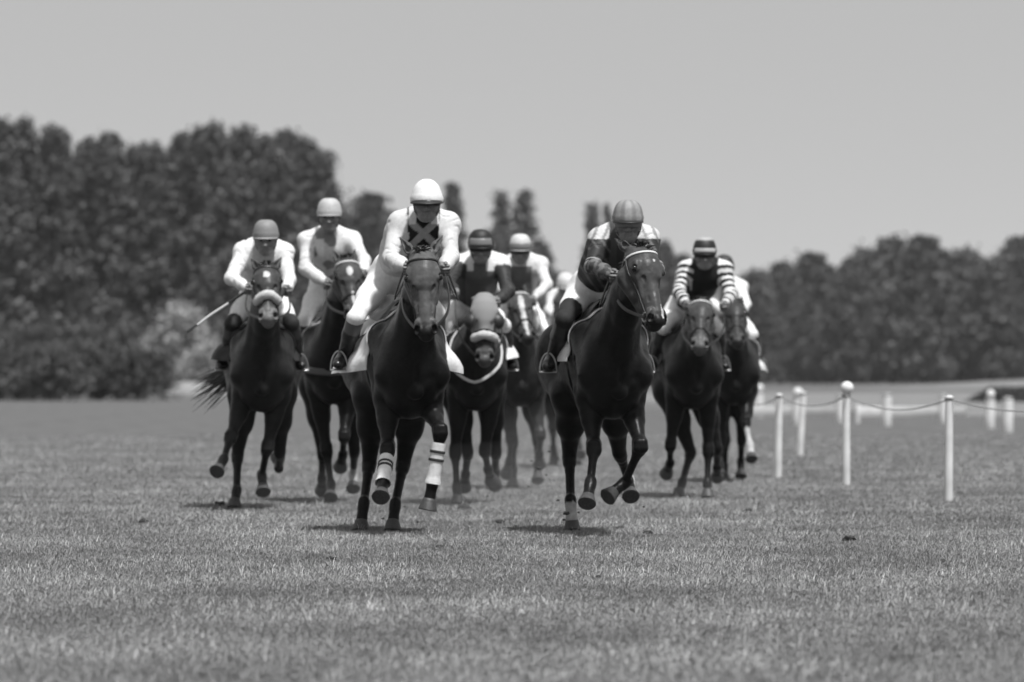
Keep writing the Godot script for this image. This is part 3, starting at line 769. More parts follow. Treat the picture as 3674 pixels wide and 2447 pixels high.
	for q in b.v.size():
		var p: Vector3 = b.v[q]
		var c: float = coat * (1.0 + 0.35 * nz.get_noise_3dv(p) + 0.15 * nz.get_noise_3dv(p * 5.0))
		for k in s.get("socks", {}):
			var j: Array = s.legs[k]
			var h: float = s.socks[k]
			var ax: Vector3 = (j[0] - j[1])
			var t: float = (p - j[1]).dot(ax.normalized())
			if (p - j[1]).length() < 0.24 and t < h + 0.02 * nz.get_noise_3dv(p * 4.0) and (p - j[1]).length() < maxf(0.2, h + 0.05):
				c = 0.55
		col[q] = Color(c, c, c)
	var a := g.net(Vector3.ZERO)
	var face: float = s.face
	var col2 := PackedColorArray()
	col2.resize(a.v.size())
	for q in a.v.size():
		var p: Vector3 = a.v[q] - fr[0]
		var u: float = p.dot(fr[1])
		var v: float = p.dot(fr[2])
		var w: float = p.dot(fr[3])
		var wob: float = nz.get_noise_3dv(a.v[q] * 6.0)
		var c: float = lerpf(coat, face, smoothstep(-0.19, -0.12, w)) * (1.0 + 0.3 * nz.get_noise_3dv(a.v[q] * 2.0) + 0.15 * wob)  # head toned lighter than the body, standing for light it catches
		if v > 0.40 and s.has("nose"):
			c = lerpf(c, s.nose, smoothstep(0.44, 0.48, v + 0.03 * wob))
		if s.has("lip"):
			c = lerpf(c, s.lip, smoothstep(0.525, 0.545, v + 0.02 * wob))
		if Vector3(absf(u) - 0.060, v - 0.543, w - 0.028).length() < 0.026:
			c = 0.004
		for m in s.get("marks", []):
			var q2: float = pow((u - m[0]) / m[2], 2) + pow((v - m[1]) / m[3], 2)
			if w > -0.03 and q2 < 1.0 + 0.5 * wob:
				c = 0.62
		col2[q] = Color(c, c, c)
	made[n] = {"body": b, "body_col": col, "head": a, "head_col": col2, "field": f, "head_field": g}

func ring(g: Field, c: Vector3, e1: Vector3, e2: Vector3, a0: float, a1: float, steps: int, lift: float, reach := 0.3) -> Array:
	## points and outward directions on the surface of g, round c from angle a0 to a1 (0 looks along e1)
	var pts := []
	var ups := []
	for k in steps + 1:
		var a: float = deg_to_rad(lerpf(a0, a1, float(k) / steps))
		var dir: Vector3 = e1 * cos(a) + e2 * sin(a)
		pts.append(g.hit(c, dir, reach) + dir * lift)
		ups.append(dir)
	return [pts, ups]

func hoof_mesh(parent: Node, j: Array, planted: bool) -> void:
	var ax: Vector3 = (j[2] - j[1]).normalized()
	if planted:
		ax = Vector3(ax.x * 0.2, -1, 0.30).normalized()
	var toe: Vector3 = Vector3(0, 0, 1) - ax * ax.z
	if toe.length() < 0.2:
		toe = Vector3(0, 1, 0) - ax * ax.y
	toe = toe.normalized()
	var side := ax.cross(toe)
	var b := Build.new()
	var rows := []
	var ts := [-0.048, -0.040, -0.028, 0.0, 0.030, 0.038, 0.038, 0.030]
	var rs := [0.030, 0.0435, 0.046, 0.053, 0.0615, 0.061, 0.050, 0.001]
	var c: Vector3 = j[2]
	if planted:
		c.y = 0.040
	for k in ts.size():
		var row := PackedVector3Array()
		for q in 16:
			var a: float = TAU * q / 16.0
			var r: float = rs[k] * (1.0 if cos(a) > -0.3 else 0.93)
			row.append(c + ax * ts[k] + toe * (0.16 * (ts[k] + 0.05) + r * cos(a) * 1.05) + side * r * sin(a))
		rows.append(row)
	b.grid(rows, true)
	part(parent, "hoof", b, M.hoof)

func make_horse(n: int) -> void:
	var s: Dictionary = HORSES[n]
	var r: Dictionary = made[n]
	var f: Field = r.field
	var g: Field = r.head_field
	var fr := head_frame(s)
	var lean: float = s.lean
	var t := thing("racehorse", s.at, s.label, "horse", "horses galloping towards the camera")
	var b := Build.new()
	b.net(r.body, r.body_col)
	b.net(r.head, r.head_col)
	part(t, "body", b, M.coat)
	for k in 4:
		hoof_mesh(t, s.legs[k], s.planted[k])
	var P := func(u: float, v: float, w: float) -> Vector3: return fr[0] + fr[1] * u + fr[2] * v + fr[3] * w
	for e in [-1.0, 1.0]:
		b = Build.new()
		b.ball(P.call(e * 0.107, 0.191, 0.010), Vector3.ONE * 0.0215, 8, 12)
		part(t, "eye", b, M.eye)
	# mane: locks lying back along the crest, and the forelock
	var rng := RandomNumberGenerator.new()
	rng.seed = 900 + n
	var up: float = s.get("lift", 0.0)
	var m0 := Vector3(lean * 0.10, 1.49 + up, 0.10)
	b = Build.new()
	for k in 70:
		var q: float = rng.randf()
		var p: Vector3 = m0.lerp(fr[0] + fr[2] * 0.0 - fr[3] * 0.10, q) + Vector3(0, 0.06 * sin(PI * q), -0.02)
		p = f.hit(p + Vector3(0, -0.25, 0.02), Vector3(rng.randf_range(-0.08, 0.08), 1, -0.15).normalized(), 0.55)
		var fling := Vector3(rng.randf_range(-0.6, 0.6) + s.get("wind", -0.3), rng.randf_range(0.1, 0.7), -1.0).normalized()
		var len: float = rng.randf_range(0.07, 0.15)
		var pts := []
		for z in 5:
			var y: float = z / 4.0
			pts.append(p + fling * len * y + Vector3(0, -0.05 * y * y, 0) + Vector3(0, -0.012 * (1 - y), 0))
		b.tube(pts, [0.010, 0.011, 0.009, 0.006, 0.001], 5, false)
	part(t, "mane", b, M.hair)
	b = Build.new()
	for k in 30:
		if s.get("hood", false):
			break
		var p: Vector3 = P.call(rng.randf_range(-0.045, 0.045), rng.randf_range(-0.03, 0.02), rng.randf_range(-0.09, -0.01))
		p = g.hit(p + fr[2] * 0.10, (-fr[2] + fr[3] * 0.1).normalized(), 0.25)
		var fling: Vector3 = (Vector3(rng.randf_range(-0.5, 0.5), 0.55, -0.2) + fr[3] * rng.randf_range(-0.2, 0.5)).normalized()
		var pts := []
		for z in 5:
			var y: float = z / 4.0
			pts.append(p + fling * 0.075 * y + Vector3(0, -0.05 * y * y, 0) + fr[3] * 0.03 * y * y - fling * 0.008)
		b.tube(pts, [0.009, 0.010, 0.008, 0.005, 0.001], 5, false)
	if not s.get("hood", false):
		part(t, "forelock", b, M.hair)
	# tail: strands streaming out behind
	b = Build.new()
	var dock := Vector3(-lean * 1.02, 1.26 + up, -1.02)
	var sw: float = s.get("tail", 0.0)
	for k in 60:
		var a := Vector3(rng.randf_range(-0.02, 0.02), rng.randf_range(-0.03, 0.02), 0)
		var e := Vector3(sw + rng.randf_range(-0.09, 0.09), -0.34 + rng.randf_range(-0.16, 0.12), -0.42 + rng.randf_range(-0.12, 0.12))
		var pts := []
		for z in 8:
			var y: float = z / 7.0
			pts.append(dock + a + Vector3(e.x * y * y, 0.05 * sin(PI * minf(1.0, y * 2.0)) + e.y * y * y, e.z * y) + Vector3(sin(y * 6.0 + k), cos(y * 5.0 + k * 2.0), 0) * 0.014 * y)
		b.tube(pts, [0.014, 0.016, 0.014, 0.012, 0.010, 0.007, 0.004, 0.001], 5, false)
	part(t, "tail", b, M.hair)
	make_tack(n, t, s, f, g, fr, P)

func make_tack(n: int, t: Node3D, s: Dictionary, f: Field, g: Field, fr: Array, P: Callable) -> void:
	var lean: float = s.lean
	var up: float = s.get("lift", 0.0)
	var leather: Material = M.leather
	var rng := RandomNumberGenerator.new()
	rng.seed = 300 + n
	# bridle
	var b := Build.new()
	var q := ring(g, P.call(0, 0.075, -0.07), fr[3], fr[1], -100, 100, 22, 0.004, 0.22)
	if not s.get("hood", false):
		var bb := Build.new()
		bb.ribbon(q[0], q[1], 0.013, 0.006)
		part(t, "browband", bb, M.white_strap if s.get("brow_white", false) else leather)
	q = ring(g, P.call(0, 0.07, -0.06), fr[3], fr[1], 100, 260, 14, 0.004, 0.26)
	b.ribbon(q[0], q[1], 0.025, 0.006)
	for e in [-1.0, 1.0]:
		var pts := []
		var ups := []
		for k in 9:
			var v: float = lerpf(0.08, 0.52, k / 8.0)
			var a: float = deg_to_rad(lerpf(96, 88, k / 8.0)) * e
			var dir: Vector3 = fr[3] * cos(a) + fr[1] * sin(a)
			pts.append(g.hit(P.call(0, v, lerpf(-0.06, -0.035, k / 8.0)), dir, 0.22) + dir * 0.004)
			ups.append(dir)
		b.ribbon(pts, ups, 0.020, 0.005)
		# throat lash and bit ring
		var bit: Vector3 = pts[8] + fr[1] * e * 0.006
		var loop := []
		for k in 13:
			var a: float = TAU * k / 12.0
			loop.append(bit + fr[2] * cos(a) * 0.030 + fr[3] * sin(a) * 0.030)
		var rr := Build.new()
		var rad := []
		rad.resize(13)
		rad.fill(0.0055)
		rr.tube(loop, rad, 6, false)
		part(t, "bit_ring", rr, M.steel)
		# rein, from the bit to the rider's hand
		var hand: Vector3 = s.arms[0 if e < 0 else 1][2]
		var rp := []
		var ru := []
		var neck_out: float = 0.10
		for k in 15:
			var y: float = k / 14.0
			var p: Vector3 = bit.lerp(hand, y) + Vector3(e * neck_out * sin(PI * y) * 0.6, -0.05 * sin(PI * y), 0)
			rp.append(p)
			ru.append(Vector3(e, 0.3, 0.2).normalized())
		rr = Build.new()
		rr.ribbon(rp, ru, 0.022, 0.005)
		part(t, "rein", rr, leather)
		# the slack of the rein hanging from the hand
		if n in [2, 6]:
			rp = []
			ru = []
			for k in 15:
				var y: float = k / 14.0
				rp.append(hand + Vector3(e * (0.02 + 0.07 * sin(PI * y)), -0.20 * sin(PI * y * 0.9), -0.05 - 0.16 * y))
				ru.append(Vector3(e, 0.2, 0.4).normalized())
			rr = Build.new()
			rr.ribbon(rp, ru, 0.022, 0.005)
			part(t, "rein_slack", rr, leather)
	part(t, "bridle", b, leather)
	q = ring(g, P.call(0, 0.385, -0.05), fr[3], fr[1], -170, 170, 30, 0.004, 0.2)
	if s.get("sheepskin", false):
		var rows := []
		var nz := FastNoiseLite.new()
		nz.frequency = 60.0
		nz.seed = n
		q = ring(g, P.call(0, 0.375, -0.05), fr[3], fr[1], -82, 82, 30, 0.020, 0.2)
		for k in 31:
			var row := PackedVector3Array()
			var end: float = sqrt(maxf(0.0, 1.0 - pow(absf(k - 15.0) / 15.2, 6)))
			for w in 14:
				var a: float = TAU * w / 14.0
				var dir: Vector3 = q[1][k] * cos(a) + fr[2] * sin(a)
				var base: Vector3 = q[0][k]
				row.append(base + dir * (0.036 * end) * (1.0 + 0.28 * nz.get_noise_3dv(base + dir * 0.04)))
			rows.append(row)
		var w := Build.new()
		w.grid(rows, true)
		part(t, "sheepskin_noseband", w, M.fleece, "thick pale sheepskin noseband")
	elif s.get("noseband", true):
		var w := Build.new()
		w.ribbon(q[0], q[1], 0.022, 0.006)
		part(t, "noseband", w, leather)
	if s.get("hood", false):
		make_hood(t, g, fr, P)
	# saddle cloth, saddle, girth
	var cl: Dictionary = s.cloth
	var cc := func(z: float) -> Vector3: return Vector3(lean * z, 1.14 + up, z)
	var nz2 := FastNoiseLite.new()
	nz2.frequency = 3.0
	nz2.seed = 70 + n
	var rows := []
	var under := []
	for k in 15:
		var z: float = lerpf(0.14, -0.50, k / 14.0)
		var row := PackedVector3Array()
		var row2 := PackedVector3Array()
		for w in 33:
			var x: float = w / 16.0 - 1.0
			var a: float = x * deg_to_rad(cl.get("reach", 96.0))
			var dir := Vector3(sin(a), cos(a), 0)
			var p: Vector3 = f.hit(cc.call(z), dir, 0.6)
			var out: float = 0.016 + smoothstep(0.66, 1.0, absf(x)) * (cl.get("flare_l", 0.02) if x < 0 else cl.get("flare_r", 0.02)) * smoothstep(0.0, 4.0, k)
			out += (cl.get("left", 0.02) if x < 0 else cl.get("right", 0.02)) * smoothstep(0.0, 5.0, k) * smoothstep(0.12, 0.55, absf(x))
			out += 0.022 * smoothstep(0.5, 1.0, absf(x)) * nz2.get_noise_3dv(p * 4.0)
			row.append(p + dir * out)
			row2.append(p + dir * (out - 0.008))
		rows.append(row)
		under.append(row2)
	b = Build.new()
	b.grid(rows)
	b.grid(under)
	rows.reverse()
	for pair in [[rows[0], under[14]], [rows[14], under[0]]]:
		b.grid([pair[0], pair[1]])
	var l1 := PackedVector3Array()
	var l2 := PackedVector3Array()
	var l3 := PackedVector3Array()
	var l4 := PackedVector3Array()
	for k in 15:
		l1.append(rows[k][0])
		l2.append(under[14 - k][0])
		l3.append(rows[k][32])
		l4.append(under[14 - k][32])
	b.grid([l1, l2])
	b.grid([l3, l4])
	part(t, "saddle_cloth", b, M[cl.get("mat", "white_cloth")])
	# saddle: a small racing saddle on the cloth, with flaps
	rows = []
	for k in 13:
		var z: float = lerpf(0.06, -0.40, k / 12.0)
		var row := PackedVector3Array()
		for w in 25:
			var x: float = w / 12.0 - 1.0
			var a: float = x * deg_to_rad(lerpf(70, 34, smoothstep(0.45, 1.0, k / 12.0)))
			var dir := Vector3(sin(a), cos(a), 0)
			var p: Vector3 = f.hit(cc.call(z), dir, 0.6)
			var edge: float = minf(1.0, minf(1.0 - absf(x), minf(k, 12 - k) / 6.0) * 5.0)
			row.append(p + dir * (0.018 + 0.022 * sqrt(edge) + 0.05 * exp(-x * x * 30.0) * absf(k / 6.0 - 1.0)))
		rows.append(row)
	b = Build.new()
	b.grid(rows)
	var saddle := part(t, "saddle", b, M.saddle)
	q = ring(f, cc.call(-0.06), Vector3.DOWN, Vector3.RIGHT, -112, 112, 30, 0.004, 0.6)
	b = Build.new()
	b.ribbon(q[0], q[1], 0.09, 0.008)
	part(t, "girth", b, M.web)
	# stirrups under the rider's boots
	for e in 2:
		var ankle: Vector3 = rider_joint(s, e, "ankle")
		var toe: Vector3 = rider_joint(s, e, "toe")
		var fw: Vector3 = (toe - ankle).normalized()
		var ball: Vector3 = ankle.lerp(toe, 0.72) + Vector3(0, -0.044, 0)
		var sd: Vector3 = Vector3.UP.cross(fw).normalized()
		var arch := []
		for k in 13:
			var a: float = lerpf(-PI * 0.5, PI * 0.5, k / 12.0)
			arch.append(ball + sd * 0.058 * sin(a) + Vector3(0, 0.125 * cos(a), 0))
		var rad := []
		rad.resize(13)
		rad.fill(0.0058)
		var st := Build.new()
		st.tube(arch, rad, 7)
		st.tube([ball - sd * 0.058, ball + sd * 0.058], [0.016, 0.016], 8, true, 0.35)
		part(saddle, "stirrup", st, M.steel)
		var a: float = deg_to_rad(40) * (-1.0 if e == 0 else 1.0)
		var dir := Vector3(sin(a), cos(a), 0)
		var top: Vector3 = f.hit(cc.call(-0.02), dir, 0.6) + dir * 0.03
		st = Build.new()
		st.ribbon([top, top.lerp(arch[6], 0.5), arch[6]], [dir, dir, dir], 0.024, 0.005)
		part(saddle, "stirrup_strap", st, leather)
	# straps across the chest
	if s.has("breast"):
		var w: Dictionary = s.breast
		var pts := []
		var ups := []
		for k in 25:
			var x: float = k / 12.0 - 1.0
			var a: float = x * deg_to_rad(w.get("span", 105.0))
			var dir := Vector3(sin(a), 0, cos(a))
			var c := Vector3(lean * 0.1, w.low + up + (w.high - w.low) * pow(absf(x), w.get("curve", 1.5)), 0.08)
			pts.append(f.hit(c, dir, 0.75) + dir * 0.006)
			ups.append(dir)
		b = Build.new()
		b.ribbon(pts, ups, w.width, 0.008)
		part(t, "breast_strap", b, M[w.mat])
	# bandages on the forelegs
	for k in s.get("bandages", {}):
		var j: Array = s.legs[k]
		var d: Vector3 = (j[1] - j[0]).normalized()
		var a: Vector3 = j[0] + d * 0.075
		var e: Vector3 = j[1] + d * 0.012
		var pts := []
		var rad := []
		for z in 15:
			var y: float = z / 14.0
			pts.append(a.lerp(e, y))
			rad.append(lerpf(0.047, 0.043, y) + 0.0018 * (z % 2) + 0.010 * smoothstep(0.8, 1.0, y))
		b = Build.new()
		b.tube(pts, rad, 16, false)
		var wrap := part(t, "leg_bandage", b, M.white_cloth, "white leg bandage held by dark tape")
		for y in s.bandages[k]:
			b = Build.new()
			b.tube([a.lerp(e, y - 0.035), a.lerp(e, y - 0.03), a.lerp(e, y + 0.03), a.lerp(e, y + 0.035)], [0.045, 0.0515, 0.0515, 0.045], 16, false)
			part(wrap, "tape", b, M.dark_cloth)

func make_hood(t: Node3D, g: Field, fr: Array, P: Callable) -> void:
	var rows := []
	for k in 19:
		var y: float = k / 18.0
		var v: float = lerpf(-0.035, 0.315, y)
		var row := PackedVector3Array()
		for w in 29:
			var x: float = w / 14.0 - 1.0
			var a: float = x * deg_to_rad(lerpf(132, 150, y))
			var dir: Vector3 = fr[3] * cos(a) + fr[1] * sin(a)
			if v < 0.03:
				dir = (dir - fr[2] * (0.03 - v) * 14.0).normalized()
			row.append(g.hit(P.call(0, maxf(v, 0.03), -0.07), dir, 0.26) + dir * 0.006)
		rows.append(row)
	var b := Build.new()
	b.grid(rows)
	var hood := part(t, "hood", b, M.hood, "pale grey cloth hood over the head")
	for e in [-1.0, 1.0]:
		# blinker cup over the eye: half a bowl, open to the front
		var c: Vector3 = P.call(e * 0.112, 0.235, 0.004)
		rows = []
		for k in 9:
			var th: float = deg_to_rad(lerpf(0, 78, k / 8.0))
			var row := PackedVector3Array()
			for w in 20:
				var a: float = TAU * w / 20.0
				var ax: Vector3 = (fr[1] * e + fr[3] * 0.35).normalized()
				var s1: Vector3 = fr[2]
				var s2: Vector3 = ax.cross(s1).normalized()
				row.append(c - ax * 0.02 + ax * cos(th) * 0.070 + (s1 * cos(a) * 1.2 + s2 * sin(a)) * sin(th) * 0.060)
			rows.append(row)
		b = Build.new()
		b.grid(rows, true)
		part(hood, "blinker", b, M.blinker)
		# ears through the hood
		var root: Vector3 = P.call(e * 0.056, 0.01, -0.07)
		var tip: Vector3 = P.call(e * 0.10, -0.03, -0.20)
		b = Build.new()
		b.tube([root, root.lerp(tip, 0.3), root.lerp(tip, 0.65), tip], [0.028, 0.033, 0.024, 0.004], 10, true, 0.6)
		part(hood, "ear_cover", b, M.hood)

# ------------------------------------------------------------------ riders
func rider_joint(s: Dictionary, e: int, what: String) -> Vector3:
	var g: float = -1.0 if e == 0 else 1.0
	var up: float = s.get("lift", 0.0)
	var lean: float = s.lean
	var base: Dictionary = s.get("feet", {})
	if base.has(what):
		return base[what][e]
	match what:
		"knee":
			return Vector3(g * 0.238 + lean * 0.05, 1.46 + up, 0.08)
		"ankle":
			return Vector3(g * 0.285 - lean * 0.2, 1.17 + up, -0.20)
		"toe":
			var a := rider_joint(s, e, "ankle")
			return a + Vector3(g * 0.035, -0.035, 0.155)
	return Vector3.ZERO

func rider_job(n: int) -> void:
	var s: Dictionary = HORSES[n]
	var arms: Array = s.arms
	var S: Vector3 = (arms[0][0] + arms[1][0]) * 0.5
	var pel := Vector3(-s.lean * 0.36, S.y - 0.33, -0.40)
	var off := s.get("seat", Vector3(0, 1.1, -0.2)) as Vector3
	var H: Vector3 = s.head
	var out := {}
	# jacket
	var lo := S.min(pel)
	var hi := S.max(pel)
	for a in arms:
		for p in a:
			lo = lo.min(p)
			hi = hi.max(p)
	var f := Field.new(lo - Vector3.ONE * 0.2, hi + Vector3.ONE * 0.2, s.weave)
	var chest: Vector3 = S + Vector3(0, -0.085, -0.03)
	var mid: Vector3 = chest.lerp(pel, 0.5) + Vector3(0, 0.02, 0)
	f.cap(chest, mid, 0.135, 0.130, 0.06, 1.22)
	f.cap(mid + Vector3(0, 0.03, 0), pel, 0.135, 0.12, 0.06, 1.15)
	f.cap(S.lerp(pel, 0.35) + Vector3(0, 0.05, -0.04), S.lerp(pel, 0.75) + Vector3(0, 0.05, 0), 0.11, 0.10, 0.08, 1.2)
	f.cap(S + Vector3(0, -0.005, -0.07), S.lerp(pel, 0.40) + Vector3(0, 0.07, 0), 0.105, 0.125, 0.07, 1.35)
	var neck: Vector3 = S.lerp(H, 0.35) + Vector3(0, 0.0, -0.03)
	f.cap(S + Vector3(0, -0.02, -0.02), neck, 0.085, 0.062, 0.05)
	for e in 2:
		var a: Array = arms[e]
		f.cap(S.lerp(a[0], 0.15) + Vector3(0, 0.015, -0.03), a[0] + Vector3(0, -0.035, -0.01), 0.078, 0.068, 0.06)
		f.cap(S.lerp(a[0], 0.25) + Vector3(0, -0.04, -0.02), a[0] + Vector3(0, -0.03, -0.01), 0.09, 0.070, 0.06)
		f.cap(a[0] + Vector3(0, -0.03, -0.01), a[1], 0.066, 0.054, 0.04)
		f.cap(a[1], a[1].lerp(a[2], 0.55), 0.054, 0.047, 0.03)
		f.cap(a[1].lerp(a[2], 0.55), a[1].lerp(a[2], 0.86), 0.047, 0.034, 0.03)
	var b := f.net(off)
	var nz := FastNoiseLite.new()
	nz.seed = 11 + n
	nz.frequency = 9.0
	nz.fractal_octaves = 1
	var nrm: PackedVector3Array = b.n
	var ver: PackedVector3Array = b.v
	var col := PackedColorArray()
	col.resize(ver.size())
	for q in ver.size():
		var p: Vector3 = ver[q] + off
		# folds run across the pull of the sleeve
		var arm: Array = nearest_arm(p, arms)
		var w: float = 0.0
		if arm[2] < 0.10:
			var fold: float = fposmod(arm[1] * 4.2 + 1.1 * nz.get_noise_3dv(p * 0.55) + 0.37 * n, 1.0) - 0.5
			w = -0.0085 * exp(-fold * fold / 0.008) * smoothstep(-0.25, 0.3, nz.get_noise_3dv(p * 0.5 + Vector3(7, 3, 1)) + 0.35 * exp(-pow(arm[1] - 1.0, 2) * 12.0))
		w += 0.009 * nz.get_noise_3dv(p * Vector3(0.45, 0.7, 0.45))
		ver[q] += nrm[q] * w
		var c: float = jacket_grey(n, p, arm, S, H, pel, nz)
		col[q] = Color(c, c, c)
	b.v = ver
	out.jacket = smooth_normals(b)
	out.jacket_col = col
	# breeches
	var knees := [rider_joint(s, 0, "knee"), rider_joint(s, 1, "knee")]
	var ankles := [rider_joint(s, 0, "ankle"), rider_joint(s, 1, "ankle")]
	var toes := [rider_joint(s, 0, "toe"), rider_joint(s, 1, "toe")]
	lo = pel
	hi = pel
	for e in 2:
		lo = lo.min(knees[e]).min(ankles[e])
		hi = hi.max(knees[e]).max(ankles[e])
	f = Field.new(lo - Vector3.ONE * 0.19, hi + Vector3.ONE * 0.19, s.weave * 1.2)
	f.cap(pel + Vector3(0, 0.02, 0.03), pel + Vector3(0, -0.03, -0.05), 0.128, 0.135, 0.06, 1.2)
	for e in 2:
		var g: float = -1.0 if e == 0 else 1.0
		var hipj: Vector3 = pel + Vector3(g * 0.09, -0.05, -0.02)
		f.cap(hipj, hipj.lerp(knees[e], 0.5), 0.100, 0.080, 0.05)
		f.cap(hipj.lerp(knees[e], 0.5), knees[e], 0.080, 0.055, 0.04)
		f.cap(knees[e], knees[e].lerp(ankles[e], 0.45), 0.052, 0.044, 0.03)
	b = f.net(off)
	ver = b.v
	nrm = b.n
	for q in ver.size():
		var p: Vector3 = ver[q] + off
		ver[q] += nrm[q] * 0.006 * nz.get_noise_3dv(p * Vector3(0.6, 1.0, 0.6))
	b.v = ver
	out.breeches = smooth_normals(b)
	var bcol := PackedColorArray()
	for q in ver.size():
		var p: Vector3 = ver[q] + off
		var e: int = 0 if p.x < pel.x else 1
		var c: float = 0.84
		if s.has("long_boots") and (p - knees[e]).length() < s.long_boots + 0.01 * nz.get_noise_3dv(p):
			c = 0.012
		bcol.append(Color(c, c, c))
	out.breeches_col = bcol
	# boots
	out.boots = []
	for e in 2:
		var a: Vector3 = ankles[e]
		var k: Vector3 = knees[e]
		var t: Vector3 = toes[e]
		lo = a.min(k).min(t)
		hi = a.max(k).max(t)
		f = Field.new(lo - Vector3.ONE * 0.12, hi + Vector3.ONE * 0.12, s.weave)
		f.cap(k.lerp(a, s.get("boot_top", 0.10)), k.lerp(a, 0.4), 0.061, 0.057, 0.01)
		f.cap(k.lerp(a, 0.4), a, 0.057, 0.042, 0.02)
		f.cap(a + Vector3(0, -0.01, -0.035), a + Vector3(0, 0.0, 0.0), 0.036, 0.042, 0.02)
		f.cap(a, a.lerp(t, 0.65), 0.042, 0.036, 0.03, 1.1)
		f.cap(a.lerp(t, 0.5), t, 0.036, 0.028, 0.03, 1.15)
		var bt := f.net(off)
		var bc := PackedColorArray()
		for q in bt.v.size():
			var y: float = ((bt.v[q] + off) - k).dot((a - k).normalized()) / (a - k).length()
			var c: float = s.get("cuff", 0.012) if y < 0.30 else 0.012
			bc.append(Color(c, c, c))
		out.boots.append([bt, bc])
	# body: a slim core in the clothes, head and hands on finer grids
	lo = S.min(pel)
	hi = S.max(pel)
	for e in 2:
		for p in [arms[e][0], arms[e][1], arms[e][2], knees[e], ankles[e]]:
			lo = lo.min(p)
			hi = hi.max(p)
	f = Field.new(lo - Vector3.ONE * 0.14, (hi + Vector3.ONE * 0.14).max(H), 0.024)
	f.cap(chest, pel, 0.10, 0.09, 0.05, 1.2)
	f.cap(S, neck, 0.06, 0.048, 0.03)
	f.cap(neck, H + Vector3(0, -0.03, -0.02), 0.05, 0.05, 0.03)
	for e in 2:
		var g: float = -1.0 if e == 0 else 1.0
		f.cap(S + Vector3(0, -0.03, 0), arms[e][0] + Vector3(0, -0.03, 0), 0.05, 0.04, 0.03)
		f.cap(arms[e][0] + Vector3(0, -0.03, 0), arms[e][1], 0.040, 0.032, 0.02)
		f.cap(arms[e][1], arms[e][1].lerp(arms[e][2], 0.92), 0.031, 0.026, 0.02)
		f.cap(pel + Vector3(g * 0.09, -0.05, 0), knees[e], 0.075, 0.048, 0.03)
		f.cap(knees[e], ankles[e], 0.046, 0.032, 0.02)
	out.core = f.net(off)
	var hb: Basis = rider_head_basis(s)
	var Q := func(x: float, y: float, z: float) -> Vector3: return H + hb * Vector3(x, y, z)
	f = Field.new(H - Vector3(0.14, 0.20, 0.17), H + Vector3(0.14, 0.15, 0.17), 0.0058)
	f.cap(Q.call(0, 0.030, -0.025), Q.call(0, 0.025, 0.012), 0.088, 0.083, 0.03, 0.93)
	f.cap(Q.call(0, -0.02, 0.02), Q.call(0, -0.065, 0.035), 0.066, 0.050, 0.04, 1.02)
	f.cap(Q.call(0, -0.095, 0.060), Q.call(0, -0.100, 0.066), 0.024, 0.020, 0.03, 1.3)
	f.cap(Q.call(0, 0.004, 0.082), Q.call(0, -0.036, 0.104), 0.011, 0.016, 0.014)
	f.cap(Q.call(-0.016, -0.040, 0.088), Q.call(0.016, -0.040, 0.088), 0.011, 0.011, 0.01)
	f.cap(Q.call(-0.022, -0.066, 0.080), Q.call(0.022, -0.066, 0.080), 0.010, 0.010, 0.008)
	f.cap(Q.call(-0.019, -0.076, 0.078), Q.call(0.019, -0.076, 0.078), 0.009, 0.009, 0.006)
	for g in [-1.0, 1.0]:
		f.cap(Q.call(g * 0.012, 0.018, 0.078), Q.call(g * 0.052, 0.018, 0.062), 0.016, 0.014, 0.012)
		f.cap(Q.call(g * 0.044, -0.026, 0.062), Q.call(g * 0.056, -0.022, 0.040), 0.024, 0.022, 0.02)
		f.cap(Q.call(g * 0.052, -0.06, 0.005), Q.call(g * 0.026, -0.090, 0.050), 0.024, 0.020, 0.03)
		f.cap(Q.call(g * 0.083, 0.008, -0.012), Q.call(g * 0.080, -0.030, -0.008), 0.017, 0.011, 0.008, 0.6)
		f.carve(Q.call(g * 0.030, 0.001, 0.099), Q.call(g * 0.036, 0.001, 0.097), 0.016, 0.015)
	f.cap(Q.call(0, -0.028, 0.098), Q.call(0, -0.040, 0.112), 0.012, 0.014, 0.008)
	f.carve(Q.call(-0.020, -0.071, 0.096), Q.call(0.020, -0.071, 0.096), 0.0045, 0.0045)
	f.cap(Q.call(0, -0.05, -0.015), neck, 0.056, 0.056, 0.03)
	out.face = f.net(off)
	out.hands = []
	for e in 2:
		out.hands.append(hand_net(arms[e][1], arms[e][2], -1.0 if e == 0 else 1.0, off))
	rode[n] = out

func smooth_normals(b: Dictionary) -> Dictionary:
	var v: PackedVector3Array = b.v
	var i: PackedInt32Array = b.i
	var n := PackedVector3Array()
	n.resize(v.size())
	for k in range(0, i.size(), 3):
		var f := (v[i[k + 2]] - v[i[k]]).cross(v[i[k + 1]] - v[i[k]])
		n[i[k]] += f
		n[i[k + 1]] += f
		n[i[k + 2]] += f
	for k in n.size():
		n[k] = n[k].normalized() if n[k].length_squared() > 1e-18 else Vector3.UP
	b.n = n
	return b

func rider_head_basis(s: Dictionary) -> Basis:
	return Basis(Vector3.UP, s.get("look", 0.0)) * Basis(Vector3.RIGHT, s.get("nod", 0.22))

